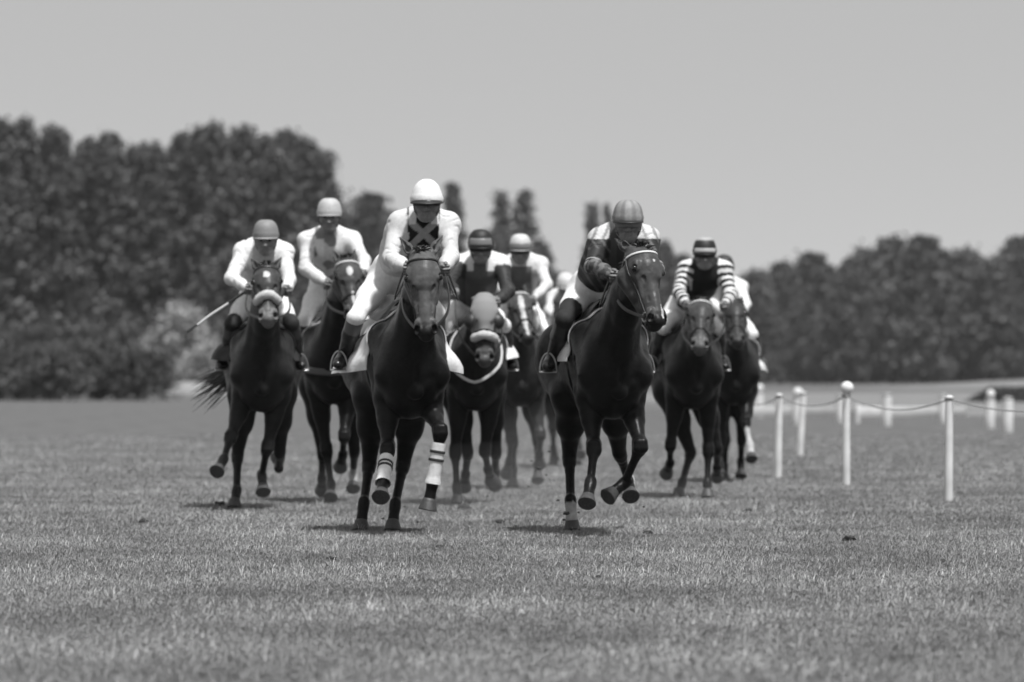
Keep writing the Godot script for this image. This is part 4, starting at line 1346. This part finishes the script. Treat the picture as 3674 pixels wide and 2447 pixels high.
func hand_net(el: Vector3, ha: Vector3, g: float, off: Vector3) -> Dictionary:
	## a fist closed on the rein: palm, four fingers of unequal length curled under, thumb along the top
	var fw := (ha - el).normalized()
	var sd := fw.cross(Vector3.UP).normalized()
	var up := sd.cross(fw).normalized()
	var w: Vector3 = ha - fw * 0.035
	var Q := func(x: float, y: float, z: float) -> Vector3: return w + sd * x + up * y + fw * z
	var f := Field.new(ha - Vector3.ONE * 0.095, ha + Vector3.ONE * 0.095, 0.0048)
	f.cap(w - fw * 0.05, Q.call(0, 0, -0.005), 0.026, 0.026, 0.015, 1.0)
	# knuckles stacked from the thumb side (top) to the little finger (below), back of the hand outwards
	f.cap(Q.call(g * 0.010, 0.026, 0.015), Q.call(g * 0.010, 0.022, 0.055), 0.019, 0.015, 0.014)
	f.cap(Q.call(g * 0.010, -0.022, 0.012), Q.call(g * 0.010, -0.024, 0.050), 0.018, 0.014, 0.014)
	f.cap(Q.call(g * 0.010, 0.004, 0.012), Q.call(g * 0.010, 0.002, 0.056), 0.019, 0.016, 0.014)
	var lens := [0.036, 0.040, 0.037, 0.029]
	for k in 4:
		var y: float = 0.031 - k * 0.0205
		var z: float = 0.058 - absf(k - 1.2) * 0.004
		var L: float = lens[k]
		var p1: Vector3 = Q.call(g * 0.014, y, z)
		var p2: Vector3 = Q.call(g * 0.010 - g * L * 0.55, y - 0.002, z + L * 0.62)
		var p3: Vector3 = Q.call(-g * L * 1.10, y - 0.004, z + L * 0.12)
		var p4: Vector3 = Q.call(-g * L * 0.80, y - 0.004, z - L * 0.55)
		f.cap(p1, p2, 0.0105, 0.0095, 0.004)
		f.cap(p2, p3, 0.0095, 0.0088, 0.003)
		f.cap(p3, p4, 0.0088, 0.0078, 0.003)
	f.cap(Q.call(0.0, 0.020, 0.005), Q.call(-g * 0.018, 0.042, 0.040), 0.014, 0.011, 0.010)
	f.cap(Q.call(-g * 0.018, 0.042, 0.040), Q.call(-g * 0.022, 0.044, 0.072), 0.0108, 0.0088, 0.004)
	return f.net(off)

func nearest_arm(p: Vector3, arms: Array) -> Array:
	## [which arm, 0 at the shoulder .. 1 elbow .. 2 wrist, distance from its line]
	var best := [0, 0.0, 9.0]
	for e in 2:
		for k in 2:
			var a: Vector3 = arms[e][k]
			var ab: Vector3 = arms[e][k + 1] - a
			var t: float = clampf((p - a).dot(ab) / ab.length_squared(), 0.0, 1.0)
			var d: float = (p - a - ab * t).length()
			if d < best[2]:
				best = [e, k + t, d]
	return best

func jacket_grey(n: int, p: Vector3, arm: Array, S: Vector3, H: Vector3, pel: Vector3, nz: FastNoiseLite) -> float:
	## the racing colours as they are dyed into the silk
	var x: float = p.x - S.x
	var y: float = p.y - S.y
	var half: float = absf(HORSES[n].arms[1][0].x - HORSES[n].arms[0][0].x) * 0.5
	var sleeve: bool = absf(x) > half - 0.05 or (arm[2] < 0.088 and arm[1] > 0.06 and (absf(x) > half - 0.06)) or arm[1] > 0.8 and arm[2] < 0.09
	var t: float = arm[1]
	match n:
		0:
			if sleeve or absf(x) > 0.085:
				return 0.80
			return 0.48
		1:
			var sp: float = nz.get_noise_3dv(p * 0.75)
			if not sleeve and absf(x) < 0.16 and sp > 0.24:
				return 0.24
			if not sleeve and absf(x) < 0.04:
				return 0.62
			return 0.74 if not (sleeve and t > 0.7 and t < 0.95) else 0.62
		2:
			if sleeve:
				return 0.66
			# grey crossed sashes on black, white straps beside the neck
			if y > -0.035 and absf(x) > 0.050 and absf(x) < 0.098 and p.z > S.z - 0.05:
				return 0.66
			var cy: float = y + 0.095
			if absf(cy - x * 0.95) < 0.032 or absf(cy + x * 0.95) < 0.032:
				return 0.30
			if y < -0.23:
				return 0.05
			return 0.007
		3:
			if y > -0.085 and absf(x) > 0.05 and not (sleeve and t > 0.22):
				return 0.78
			return 0.040 if sleeve else 0.115
		4:
			if sleeve or y > -0.04:
				return 0.70
			return 0.13 if absf(x) < 0.10 else 0.5
		5:
			return 0.70 if sleeve or y > -0.05 else 0.2
		6:
			if y > -0.03 and (absf(x) > 0.10 or x > 0.03) and t < 0.3:
				return 0.62 if fmod(absf(x) * 14.0 + y * 6.0 + 10.0, 1.0) < 0.72 else 0.30
			if sleeve:
				if t > 0.86 and t < 0.93 or t > 0.98 and t < 1.02:
					return 0.30
				if t > 1.05:
					return 0.17 if nz.get_noise_3dv(p * 2.0) > 0.0 else 0.07
				if t < 0.55 and fmod(x * 16.0 + y * 11.0 + 20.0, 1.0) < 0.3:
					return 0.11
				return 0.035
			return 0.075 if fmod(x * 9.0 + 10.0, 1.0) < 0.5 else 0.05
		7:
			if sleeve:
				return 0.74 if fmod(t * 4.6 + 0.25, 1.0) < 0.5 else 0.014
			return 0.012 if y > -0.24 else 0.07
		8:
			return 0.78 if sleeve or absf(x) > 0.12 else 0.3
	return 0.5

func make_rider(n: int) -> void:
	var s: Dictionary = HORSES[n]
	var r: Dictionary = rode[n]
	var off := s.get("seat", Vector3(0, 1.1, -0.2)) as Vector3
	var t := thing("person", s.at + off, s.rider, "person", "jockeys riding in the race")
	var H: Vector3 = s.head - off
	var hb := rider_head_basis(s)
	var b := Build.new()
	b.net(r.core)
	b.net(r.face)
	for h in r.hands:
		b.net(h)
	part(t, "body", b, M.skin)
	b = Build.new()
	b.net(r.jacket, r.jacket_col)
	part(t, "jacket", b, M.silk)
	b = Build.new()
	b.net(r.breeches, r.breeches_col)
	part(t, "breeches", b, M.breeches)
	for q in r.boots:
		b = Build.new()
		b.net(q[0], q[1])
		part(t, "boot", b, M.boot)
	for g in [-1.0, 1.0]:
		b = Build.new()
		b.ball(H + hb * Vector3(g * 0.032, 0.001, 0.078), Vector3.ONE * 0.0115, 6, 10)
		part(t, "eye", b, M.eye)
	# helmet: shell under a silk cover, with a peak
	var hat: Dictionary = s.hat
	b = Build.new()
	var rows := []
	var cols := []
	var peak_y: float = 0.026
	for k in 15:
		var th: float = deg_to_rad(lerpf(0, 97, k / 14.0))
		var row := PackedVector3Array()
		var cr := PackedColorArray()
		for w in 40:
			var a: float = TAU * w / 40.0
			var skirt: float = hat.get("skirt", 0.0) * smoothstep(0.55, 1.0, k / 14.0)
			var rad := Vector3(skirt, 0, skirt) + Vector3(0.101, 0.134 if not hat.has("tip") else 0.130 + hat.tip * exp(-pow(th / 0.35, 2)), 0.119)
			var wide: float = pow(maxf(sin(th), 0.0), 0.62)
			var dir := Vector3(wide * sin(a), signf(cos(th)) * pow(absf(cos(th)), 0.92), wide * cos(a))
			var seam: float = 0.0012 * absf(sin(a * 3.0)) * sin(th)
			row.append(H + hb * (Vector3(0, peak_y, -0.010) + dir * (rad + Vector3.ONE * (seam + (0.004 if k == 12 else 0.0)))))
			var c: float = hat.grey
			if hat.has("stripe") and fmod(a / TAU * 8.0 + 0.25, 1.0) < 0.5:
				c = hat.stripe
			if hat.has("crown") and k < 6:
				c = hat.crown
			if hat.has("band") and k > 10:
				c = hat.band
			cr.append(Color(c, c, c))
		rows.append(row)
		cols.append(cr)
	var inner := PackedVector3Array()
	var ic := PackedColorArray()
	for w in 40:
		var a: float = TAU * w / 40.0
		inner.append(H + hb * (Vector3(0, peak_y - 0.004, -0.010) + Vector3(sin(a) * 0.090, 0, cos(a) * 0.106)))
		ic.append(Color(0.03, 0.03, 0.03))
	rows.append(inner)
	cols.append(ic)
	b.grid(rows, true, cols)
	var hel := part(t, "helmet", b, M.cap)
	b = Build.new()
	for g in [-1.0, 1.0]:
		b.ribbon([H + hb * Vector3(g * 0.094, peak_y + 0.01, 0.02), H + hb * Vector3(g * 0.080, -0.045, 0.030), H + hb * Vector3(g * 0.045, -0.100, 0.045), H + hb * Vector3(0, -0.122, 0.052)], [hb * Vector3(g, 0, 0.2), hb * Vector3(g, 0, 0.2), hb * Vector3(g * 0.8, -0.5, 0.2), hb * Vector3(0, -1, 0.3)], 0.014, 0.003)
	part(hel, "chin_strap", b, M.leather)
	b = Build.new()
	var top := []
	for k in 5:
		var y: float = k / 4.0
		var row := PackedVector3Array()
		for w in 21:
			var a: float = deg_to_rad(lerpf(-72, 72, w / 20.0))
			var o: float = y * hat.get("peak", 0.055) * pow(cos(a), 0.8)
			row.append(H + hb * (Vector3(0, peak_y - 0.003 - hat.get("drop", 0.3) * o, -0.010) + Vector3(sin(a) * (0.099 + hat.get("skirt", 0.0) * 0.8 + o * 0.35), 0, cos(a) * 0.118 + o)))
		top.append(row)
	var low := []
	for row in top:
		var q := PackedVector3Array()
		for p in row:
			q.append(p - hb * Vector3(0, 0.006, 0))
		low.append(q)
	low.reverse()
	top.append_array(low)
	b.grid(top)
	part(hel, "peak", b, M[hat.get("peak_mat", "cap_dark")])
	for gg in s.get("goggles_and_shade", []):
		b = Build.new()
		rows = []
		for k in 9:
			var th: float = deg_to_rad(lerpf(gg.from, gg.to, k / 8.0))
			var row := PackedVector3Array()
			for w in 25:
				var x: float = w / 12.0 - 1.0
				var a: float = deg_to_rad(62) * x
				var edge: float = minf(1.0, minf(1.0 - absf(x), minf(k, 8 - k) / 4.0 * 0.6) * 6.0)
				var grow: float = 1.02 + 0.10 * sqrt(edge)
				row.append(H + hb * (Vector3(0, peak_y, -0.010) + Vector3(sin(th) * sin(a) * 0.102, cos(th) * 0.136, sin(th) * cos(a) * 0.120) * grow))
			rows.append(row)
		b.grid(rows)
		part(t, "goggles_and_shade", b, M[gg.get("mat", "goggle")])  # the darkest bands also paint in shade around the eyes
	if s.has("whip"):
		var w: Array = s.whip
		var wt := thing("riding_whip", s.at + w[0], s.whip_label, "whip")
		var d: Vector3 = w[1] - w[0]
		b = Build.new()
		b.tube([-d * 0.10, -d * 0.09, d * 0.28, d * 0.30], [0.008, 0.012, 0.011, 0.009], 8)
		part(wt, "handle", b, M.leather)
		b = Build.new()
		b.tube([d * 0.30, d * 0.6 + Vector3(0, 0.006, 0), d * 0.82], [0.010, 0.009, 0.007], 8)
		part(wt, "shaft", b, M.white_strap if n == 0 else M.leather)
		b = Build.new()
		b.tube([d * 0.80, d * 0.84, d * 0.98, d], [0.008, 0.015, 0.020, 0.016], 8, true, 0.4)
		part(wt, "flap", b, M.leather)

# ------------------------------------------------------------------ shape tools
class Field:
	## a distance field on a grid: tapered capsules joined with a smooth minimum, meshed as surface nets
	var o: Vector3
	var h: float
	var nx: int
	var ny: int
	var nz: int
	var d: PackedFloat32Array
	var r0: PackedInt32Array
	var r1: PackedInt32Array
	var quads := PackedInt32Array()

	func _init(lo: Vector3, hi: Vector3, cell: float) -> void:
		o = lo
		h = cell
		nx = int(ceil((hi.x - lo.x) / h)) + 2
		ny = int(ceil((hi.y - lo.y) / h)) + 2
		nz = int(ceil((hi.z - lo.z) / h)) + 2
		d = PackedFloat32Array()
		d.resize(nx * ny * nz)
		d.fill(0.5)
		r0 = PackedInt32Array()
		r0.resize(ny * nz)
		r0.fill(1000000)
		r1 = PackedInt32Array()
		r1.resize(ny * nz)
		r1.fill(-1)

	func cap(a: Vector3, b: Vector3, ra: float, rb: float, k := 0.03, sx := 1.0) -> void:
		var m: float = maxf(ra, rb) + k + 2.5 * h
		var mx: float = (maxf(ra, rb) + k) * sx + 2.5 * h
		var x0: int = maxi(0, int(floor((minf(a.x, b.x) - mx - o.x) / h)))
		var x1: int = mini(nx, int(ceil((maxf(a.x, b.x) + mx - o.x) / h)) + 1)
		var y0: int = maxi(0, int(floor((minf(a.y, b.y) - m - o.y) / h)))
		var y1: int = mini(ny, int(ceil((maxf(a.y, b.y) + m - o.y) / h)) + 1)
		var z0: int = maxi(0, int(floor((minf(a.z, b.z) - m - o.z) / h)))
		var z1: int = mini(nz, int(ceil((maxf(a.z, b.z) + m - o.z) / h)) + 1)
		if x1 <= x0 or y1 <= y0 or z1 <= z0:
			return
		var ax: float = a.x / sx
		var bx: float = b.x / sx - ax
		var by: float = b.y - a.y
		var bz: float = b.z - a.z
		var bb: float = maxf(bx * bx + by * by + bz * bz, 1e-9)
		var inv: float = 1.0 / bb
		var dr: float = rb - ra
		var k4: float = 0.25 / k
		var step: float = h / sx
		var px0: float = (o.x + x0 * h) / sx - ax
		var far: float = m + 0.02
		var dd := d
		d = PackedFloat32Array()
		for iz in range(z0, z1):
			var pz: float = o.z + iz * h - a.z
			for iy in range(y0, y1):
				var py: float = o.y + iy * h - a.y
				var row: int = iz * ny + iy
				if x0 < r0[row]:
					r0[row] = x0
				if x1 > r1[row]:
					r1[row] = x1
				var base: float = py * by + pz * bz
				var q2: float = py * py + pz * pz
				var i: int = row * nx + x0
				var px: float = px0
				for ix in range(x0, x1):
					var along: float = px * bx + base
					var t: float = along * inv
					if t < 0.0:
						t = 0.0
					elif t > 1.0:
						t = 1.0
					var e: float = q2 + px * px + t * (t * bb - 2.0 * along)
					var v: float = sqrt(e if e > 0.0 else 0.0) - ra - t * dr
					var old: float = dd[i]
					var g: float = k - absf(v - old)
					if g > 0.0:
						dd[i] = (v if v < old else old) - g * g * k4
					elif v < old:
						dd[i] = v
					px += step
					i += 1
		d = dd

	func carve(a: Vector3, b: Vector3, ra: float, rb: float) -> void:
		var m: float = maxf(ra, rb) + 2.5 * h
		var lo := a.min(b) - Vector3.ONE * m
		var hi := a.max(b) + Vector3.ONE * m
		var ab := b - a
		var bb: float = maxf(ab.length_squared(), 1e-9)
		for iz in range(maxi(0, int((lo.z - o.z) / h)), mini(nz, int((hi.z - o.z) / h) + 2)):
			for iy in range(maxi(0, int((lo.y - o.y) / h)), mini(ny, int((hi.y - o.y) / h) + 2)):
				for ix in range(maxi(0, int((lo.x - o.x) / h)), mini(nx, int((hi.x - o.x) / h) + 2)):
					var p := o + Vector3(ix, iy, iz) * h - a
					var t: float = clampf(p.dot(ab) / bb, 0.0, 1.0)
					var v: float = ra + t * (rb - ra) - (p - ab * t).length()
					var i: int = (iz * ny + iy) * nx + ix
					if v > d[i]:
						d[i] = v

	func at(p: Vector3) -> float:
		var q := (p - o) / h
		var ix: int = clampi(int(floor(q.x)), 0, nx - 2)
		var iy: int = clampi(int(floor(q.y)), 0, ny - 2)
		var iz: int = clampi(int(floor(q.z)), 0, nz - 2)
		var f := q - Vector3(ix, iy, iz)
		var i: int = (iz * ny + iy) * nx + ix
		var sy: int = nx
		var sz: int = nx * ny
		var c00: float = lerpf(d[i], d[i + 1], f.x)
		var c10: float = lerpf(d[i + sy], d[i + sy + 1], f.x)
		var c01: float = lerpf(d[i + sz], d[i + sz + 1], f.x)
		var c11: float = lerpf(d[i + sz + sy], d[i + sz + sy + 1], f.x)
		return lerpf(lerpf(c00, c10, f.y), lerpf(c01, c11, f.y), f.z)

	func inside(p: Vector3) -> bool:
		var q := (p - o) / h
		return q.x >= 0 and q.y >= 0 and q.z >= 0 and q.x < nx - 1 and q.y < ny - 1 and q.z < nz - 1

	func hit(c: Vector3, dir: Vector3, reach: float) -> Vector3:
		## the outermost point of the surface on the ray from c
		var t: float = reach
		var last: float = reach
		while t > 0.0:
			if inside(c + dir * t) and at(c + dir * t) < 0.0:
				for n in 6:
					var mid: float = 0.5 * (t + last)
					if at(c + dir * mid) < 0.0:
						t = mid
					else:
						last = mid
				return c + dir * t
			last = t
			t -= h * 0.6
		return c

	func net(off: Vector3) -> Dictionary:
		var verts := PackedVector3Array()
		var norms := PackedVector3Array()
		quads = PackedInt32Array()
		var id := PackedInt32Array()
		id.resize(d.size())
		id.fill(-1)
		var cells := PackedInt32Array()
		var sy: int = nx
		var sz: int = nx * ny
		var w := PackedFloat32Array()
		w.resize(8)
		for iz in range(0, nz - 1):
			for iy in range(0, ny - 1):
				var row: int = iz * ny + iy
				var a0: int = maxi(0, mini(mini(r0[row], r0[row + 1]), mini(r0[row + ny], r0[row + ny + 1])) - 1)
				var a1: int = mini(nx - 1, maxi(maxi(r1[row], r1[row + 1]), maxi(r1[row + ny], r1[row + ny + 1])) + 1)
				for ix in range(a0, a1):
					var i: int = row * nx + ix
					var v0: float = d[i]
					if v0 > 0.1 or v0 < -0.1:
						continue
					var v1: float = d[i + 1]
					var v2: float = d[i + sy]
					var v3: float = d[i + sy + 1]
					var v4: float = d[i + sz]
					var v5: float = d[i + sz + 1]
					var v6: float = d[i + sz + sy]
					var v7: float = d[i + sz + sy + 1]
					var n: int = int(v0 < 0) + int(v1 < 0) + int(v2 < 0) + int(v3 < 0) + int(v4 < 0) + int(v5 < 0) + int(v6 < 0) + int(v7 < 0)
					if n == 0 or n == 8:
						continue
					var s := Vector3.ZERO
					var c := 0
					if (v0 < 0) != (v1 < 0):
						s += Vector3(v0 / (v0 - v1), 0, 0)
						c += 1
					if (v2 < 0) != (v3 < 0):
						s += Vector3(v2 / (v2 - v3), 1, 0)
						c += 1
					if (v4 < 0) != (v5 < 0):
						s += Vector3(v4 / (v4 - v5), 0, 1)
						c += 1
					if (v6 < 0) != (v7 < 0):
						s += Vector3(v6 / (v6 - v7), 1, 1)
						c += 1
					if (v0 < 0) != (v2 < 0):
						s += Vector3(0, v0 / (v0 - v2), 0)
						c += 1
					if (v1 < 0) != (v3 < 0):
						s += Vector3(1, v1 / (v1 - v3), 0)
						c += 1
					if (v4 < 0) != (v6 < 0):
						s += Vector3(0, v4 / (v4 - v6), 1)
						c += 1
					if (v5 < 0) != (v7 < 0):
						s += Vector3(1, v5 / (v5 - v7), 1)
						c += 1
					if (v0 < 0) != (v4 < 0):
						s += Vector3(0, 0, v0 / (v0 - v4))
						c += 1
					if (v1 < 0) != (v5 < 0):
						s += Vector3(1, 0, v1 / (v1 - v5))
						c += 1
					if (v2 < 0) != (v6 < 0):
						s += Vector3(0, 1, v2 / (v2 - v6))
						c += 1
					if (v3 < 0) != (v7 < 0):
						s += Vector3(1, 1, v3 / (v3 - v7))
						c += 1
					s /= c
					id[i] = verts.size()
					cells.append(i)
					verts.append(o + (Vector3(ix, iy, iz) + s) * h - off)
					norms.append(Vector3(v1 + v3 + v5 + v7 - v0 - v2 - v4 - v6, v2 + v3 + v6 + v7 - v0 - v1 - v4 - v5, v4 + v5 + v6 + v7 - v0 - v1 - v2 - v3).normalized())
		for n in cells.size():
			var i: int = cells[n]
			var neg: bool = d[i] < 0
			if neg != (d[i + 1] < 0) and i >= sy + sz:
				_quad(id, i, i - sy, i - sy - sz, i - sz, neg)
			if neg != (d[i + sy] < 0) and i >= 1 + sz:
				_quad(id, i, i - sz, i - sz - 1, i - 1, neg)
			if neg != (d[i + sz] < 0) and i >= 1 + sy:
				_quad(id, i, i - 1, i - 1 - sy, i - sy, neg)
		return {"v": verts, "n": norms, "i": quads}

	func _quad(id: PackedInt32Array, a: int, b: int, c: int, e: int, neg: bool) -> void:
		var ia: int = id[a]
		var ib: int = id[b]
		var ic: int = id[c]
		var ie: int = id[e]
		if ia < 0 or ib < 0 or ic < 0 or ie < 0:
			return
		if neg:
			quads.append_array(PackedInt32Array([ia, ic, ib, ia, ie, ic]))
		else:
			quads.append_array(PackedInt32Array([ia, ib, ic, ia, ic, ie]))


class Build:
	## collects surfaces into one mesh
	var v := PackedVector3Array()
	var n := PackedVector3Array()
	var c := PackedColorArray()
	var i := PackedInt32Array()
	var tint := Color.WHITE
	var off := Vector3.ZERO

	func net(a: Dictionary, colors = null) -> void:
		var b: int = v.size()
		v.append_array(a.v)
		n.append_array(a.n)
		if colors == null:
			for k in a.v.size():
				c.append(tint)
		else:
			c.append_array(colors)
		for k in a.i:
			i.append(k + b)

	func grid(rows: Array, close := false, colors = null) -> void:
		## rows of points (all of one length) as a smooth sheet; close joins each row's end to its start
		var b: int = v.size()
		var w: int = rows[0].size()
		var hh: int = rows.size()
		for r in hh:
			for k in w:
				v.append(rows[r][k] - off)
				n.append(Vector3.ZERO)
				c.append(tint if colors == null else colors[r][k])
		for r in hh - 1:
			for k in (w if close else w - 1):
				var p: int = b + r * w + k
				var q: int = b + r * w + (k + 1) % w
				_tri(p, q, p + w)
				_tri(q, q + w, p + w)
		for k in range(b, v.size()):
			n[k] = n[k].normalized() if n[k].length_squared() > 1e-16 else Vector3.UP

	func _tri(p: int, q: int, r: int) -> void:
		var f := (v[r] - v[p]).cross(v[q] - v[p])
		n[p] += f
		n[q] += f
		n[r] += f
		i.append(p)
		i.append(q)
		i.append(r)

	func tube(pts: Array, radii: Array, sides := 8, caps := true, flat := 1.0, up := Vector3(0.13, 0.91, 0.37)) -> void:
		var rows := []
		for k in pts.size():
			var t: Vector3 = (pts[mini(k + 1, pts.size() - 1)] - pts[maxi(k - 1, 0)]).normalized()
			var e := t.cross(up)
			if e.length() < 0.05:
				e = t.cross(Vector3(1, 0.2, 0))
			e = e.normalized()
			var g := t.cross(e)
			var row := PackedVector3Array()
			for s in sides:
				var a: float = TAU * s / sides
				row.append(pts[k] + (e * cos(a) + g * sin(a) * flat) * radii[k])
			if caps and k == 0:
				rows.append(_dot(pts[0], sides))
			rows.append(row)
			if caps and k == pts.size() - 1:
				rows.append(_dot(pts[k], sides))
		grid(rows, true)

	func _dot(p: Vector3, sides: int) -> PackedVector3Array:
		var row := PackedVector3Array()
		for s in sides:
			row.append(p)
		return row

	func ribbon(pts: Array, ups: Array, width: float, thick: float) -> void:
		## a strap: flat band along pts whose outer face looks along ups
		var rows := []
		for k in pts.size():
			var t: Vector3 = (pts[mini(k + 1, pts.size() - 1)] - pts[maxi(k - 1, 0)]).normalized()
			var s: Vector3 = t.cross(ups[k]).normalized() * width * 0.5
			var u: Vector3 = s.cross(t).normalized() * thick
			if u.dot(ups[k]) < 0:
				u = -u
			var p: Vector3 = pts[k]
			rows.append(PackedVector3Array([p - s - u * 0.4, p - s * 0.96 + u * 0.8, p - s * 0.6 + u, p + s * 0.6 + u, p + s * 0.96 + u * 0.8, p + s - u * 0.4]))
		grid(rows, true)

	func ball(p: Vector3, r: Vector3, rings := 8, sides := 12, basis := Basis.IDENTITY) -> void:
		var rows := []
		for a in rings + 1:
			var th: float = PI * a / rings
			var row := PackedVector3Array()
			for s in sides:
				var ph: float = TAU * s / sides
				row.append(p + basis * (Vector3(sin(th) * cos(ph), cos(th), sin(th) * sin(ph)) * r))
			rows.append(row)
		grid(rows, true)

	func mesh(m: Material) -> ArrayMesh:
		var a := []
		a.resize(Mesh.ARRAY_MAX)
		a[Mesh.ARRAY_VERTEX] = v
		a[Mesh.ARRAY_NORMAL] = n
		a[Mesh.ARRAY_COLOR] = c
		a[Mesh.ARRAY_INDEX] = i
		var am := ArrayMesh.new()
		am.add_surface_from_arrays(Mesh.PRIMITIVE_TRIANGLES, a)
		am.surface_set_material(0, m)
		return am


# ------------------------------------------------------------------ things, parts, names
var taken := {}

func numbered(called: String) -> String:
	var k: int = taken.get(called, 0)
	taken[called] = k + 1
	return called if k == 0 else "%s_%03d" % [called, k]

func thing(called: String, at: Vector3, label: String, category: String, group := "") -> Node3D:
	var t := Node3D.new()
	t.name = numbered(called)
	add_child(t)
	t.position = at
	tag(t, label, category, group)
	return t

func tag(t: Node, label: String, category: String, group := "") -> void:
	t.set_meta("label", label)
	t.set_meta("category", category)
	if group:
		t.set_meta("group", group)

func part(parent: Node, called: String, b: Build, m: Material, label := "") -> MeshInstance3D:
	return piece(parent, called, b.mesh(m), label)

func piece(parent: Node, called: String, mesh: Mesh, label := "") -> MeshInstance3D:
	var o := MeshInstance3D.new()
	o.mesh = mesh
	o.name = called
	parent.add_child(o, true)
	if label:
		o.set_meta("label", label)
	return o

func struct(called: String, b: Build, m: Material, at := Vector3.ZERO) -> MeshInstance3D:
	var o := MeshInstance3D.new()
	o.mesh = b.mesh(m)
	o.name = called
	o.position = at
	add_child(o)
	o.set_meta("kind", "structure")
	return o

# ------------------------------------------------------------------ materials (a black-and-white photograph: all greys)
var M := {}

func noise_tex(freq: float, lo: float, hi: float, seed: int, size := 512, octaves := 4) -> NoiseTexture2D:
	var f := FastNoiseLite.new()
	f.noise_type = FastNoiseLite.TYPE_SIMPLEX_SMOOTH
	f.frequency = freq
	f.seed = seed
	f.fractal_octaves = octaves
	var t := NoiseTexture2D.new()
	t.width = size
	t.height = size
	t.seamless = true
	t.noise = f
	var g := Gradient.new()
	g.offsets = PackedFloat32Array([0.0, 1.0])
	g.colors = PackedColorArray([Color(lo, lo, lo), Color(hi, hi, hi)])
	t.color_ramp = g
	return t

func bump_tex(freq: float, seed: int, strength: float, size := 512) -> NoiseTexture2D:
	var f := FastNoiseLite.new()
	f.noise_type = FastNoiseLite.TYPE_SIMPLEX_SMOOTH
	f.frequency = freq
	f.seed = seed
	f.fractal_octaves = 3
	var t := NoiseTexture2D.new()
	t.width = size
	t.height = size
	t.seamless = true
	t.noise = f
	t.as_normal_map = true
	t.bump_strength = strength
	return t

func grey(lin: float) -> Color:
	return Color(lin, lin, lin).linear_to_srgb()

func mat(lin: float, rough: float, vertex := false, tex: Texture2D = null, scale := 1.0, bump: Texture2D = null, depth := 0.5) -> StandardMaterial3D:
	var m := StandardMaterial3D.new()
	m.albedo_color = grey(lin)
	m.roughness = rough
	m.vertex_color_use_as_albedo = vertex
	m.vertex_color_is_srgb = false
	if tex or bump:
		m.uv1_triplanar = true
		m.uv1_scale = Vector3.ONE * scale
	if tex:
		m.albedo_texture = tex
	if bump:
		m.normal_enabled = true
		m.normal_texture = bump
		m.normal_scale = depth
	return m
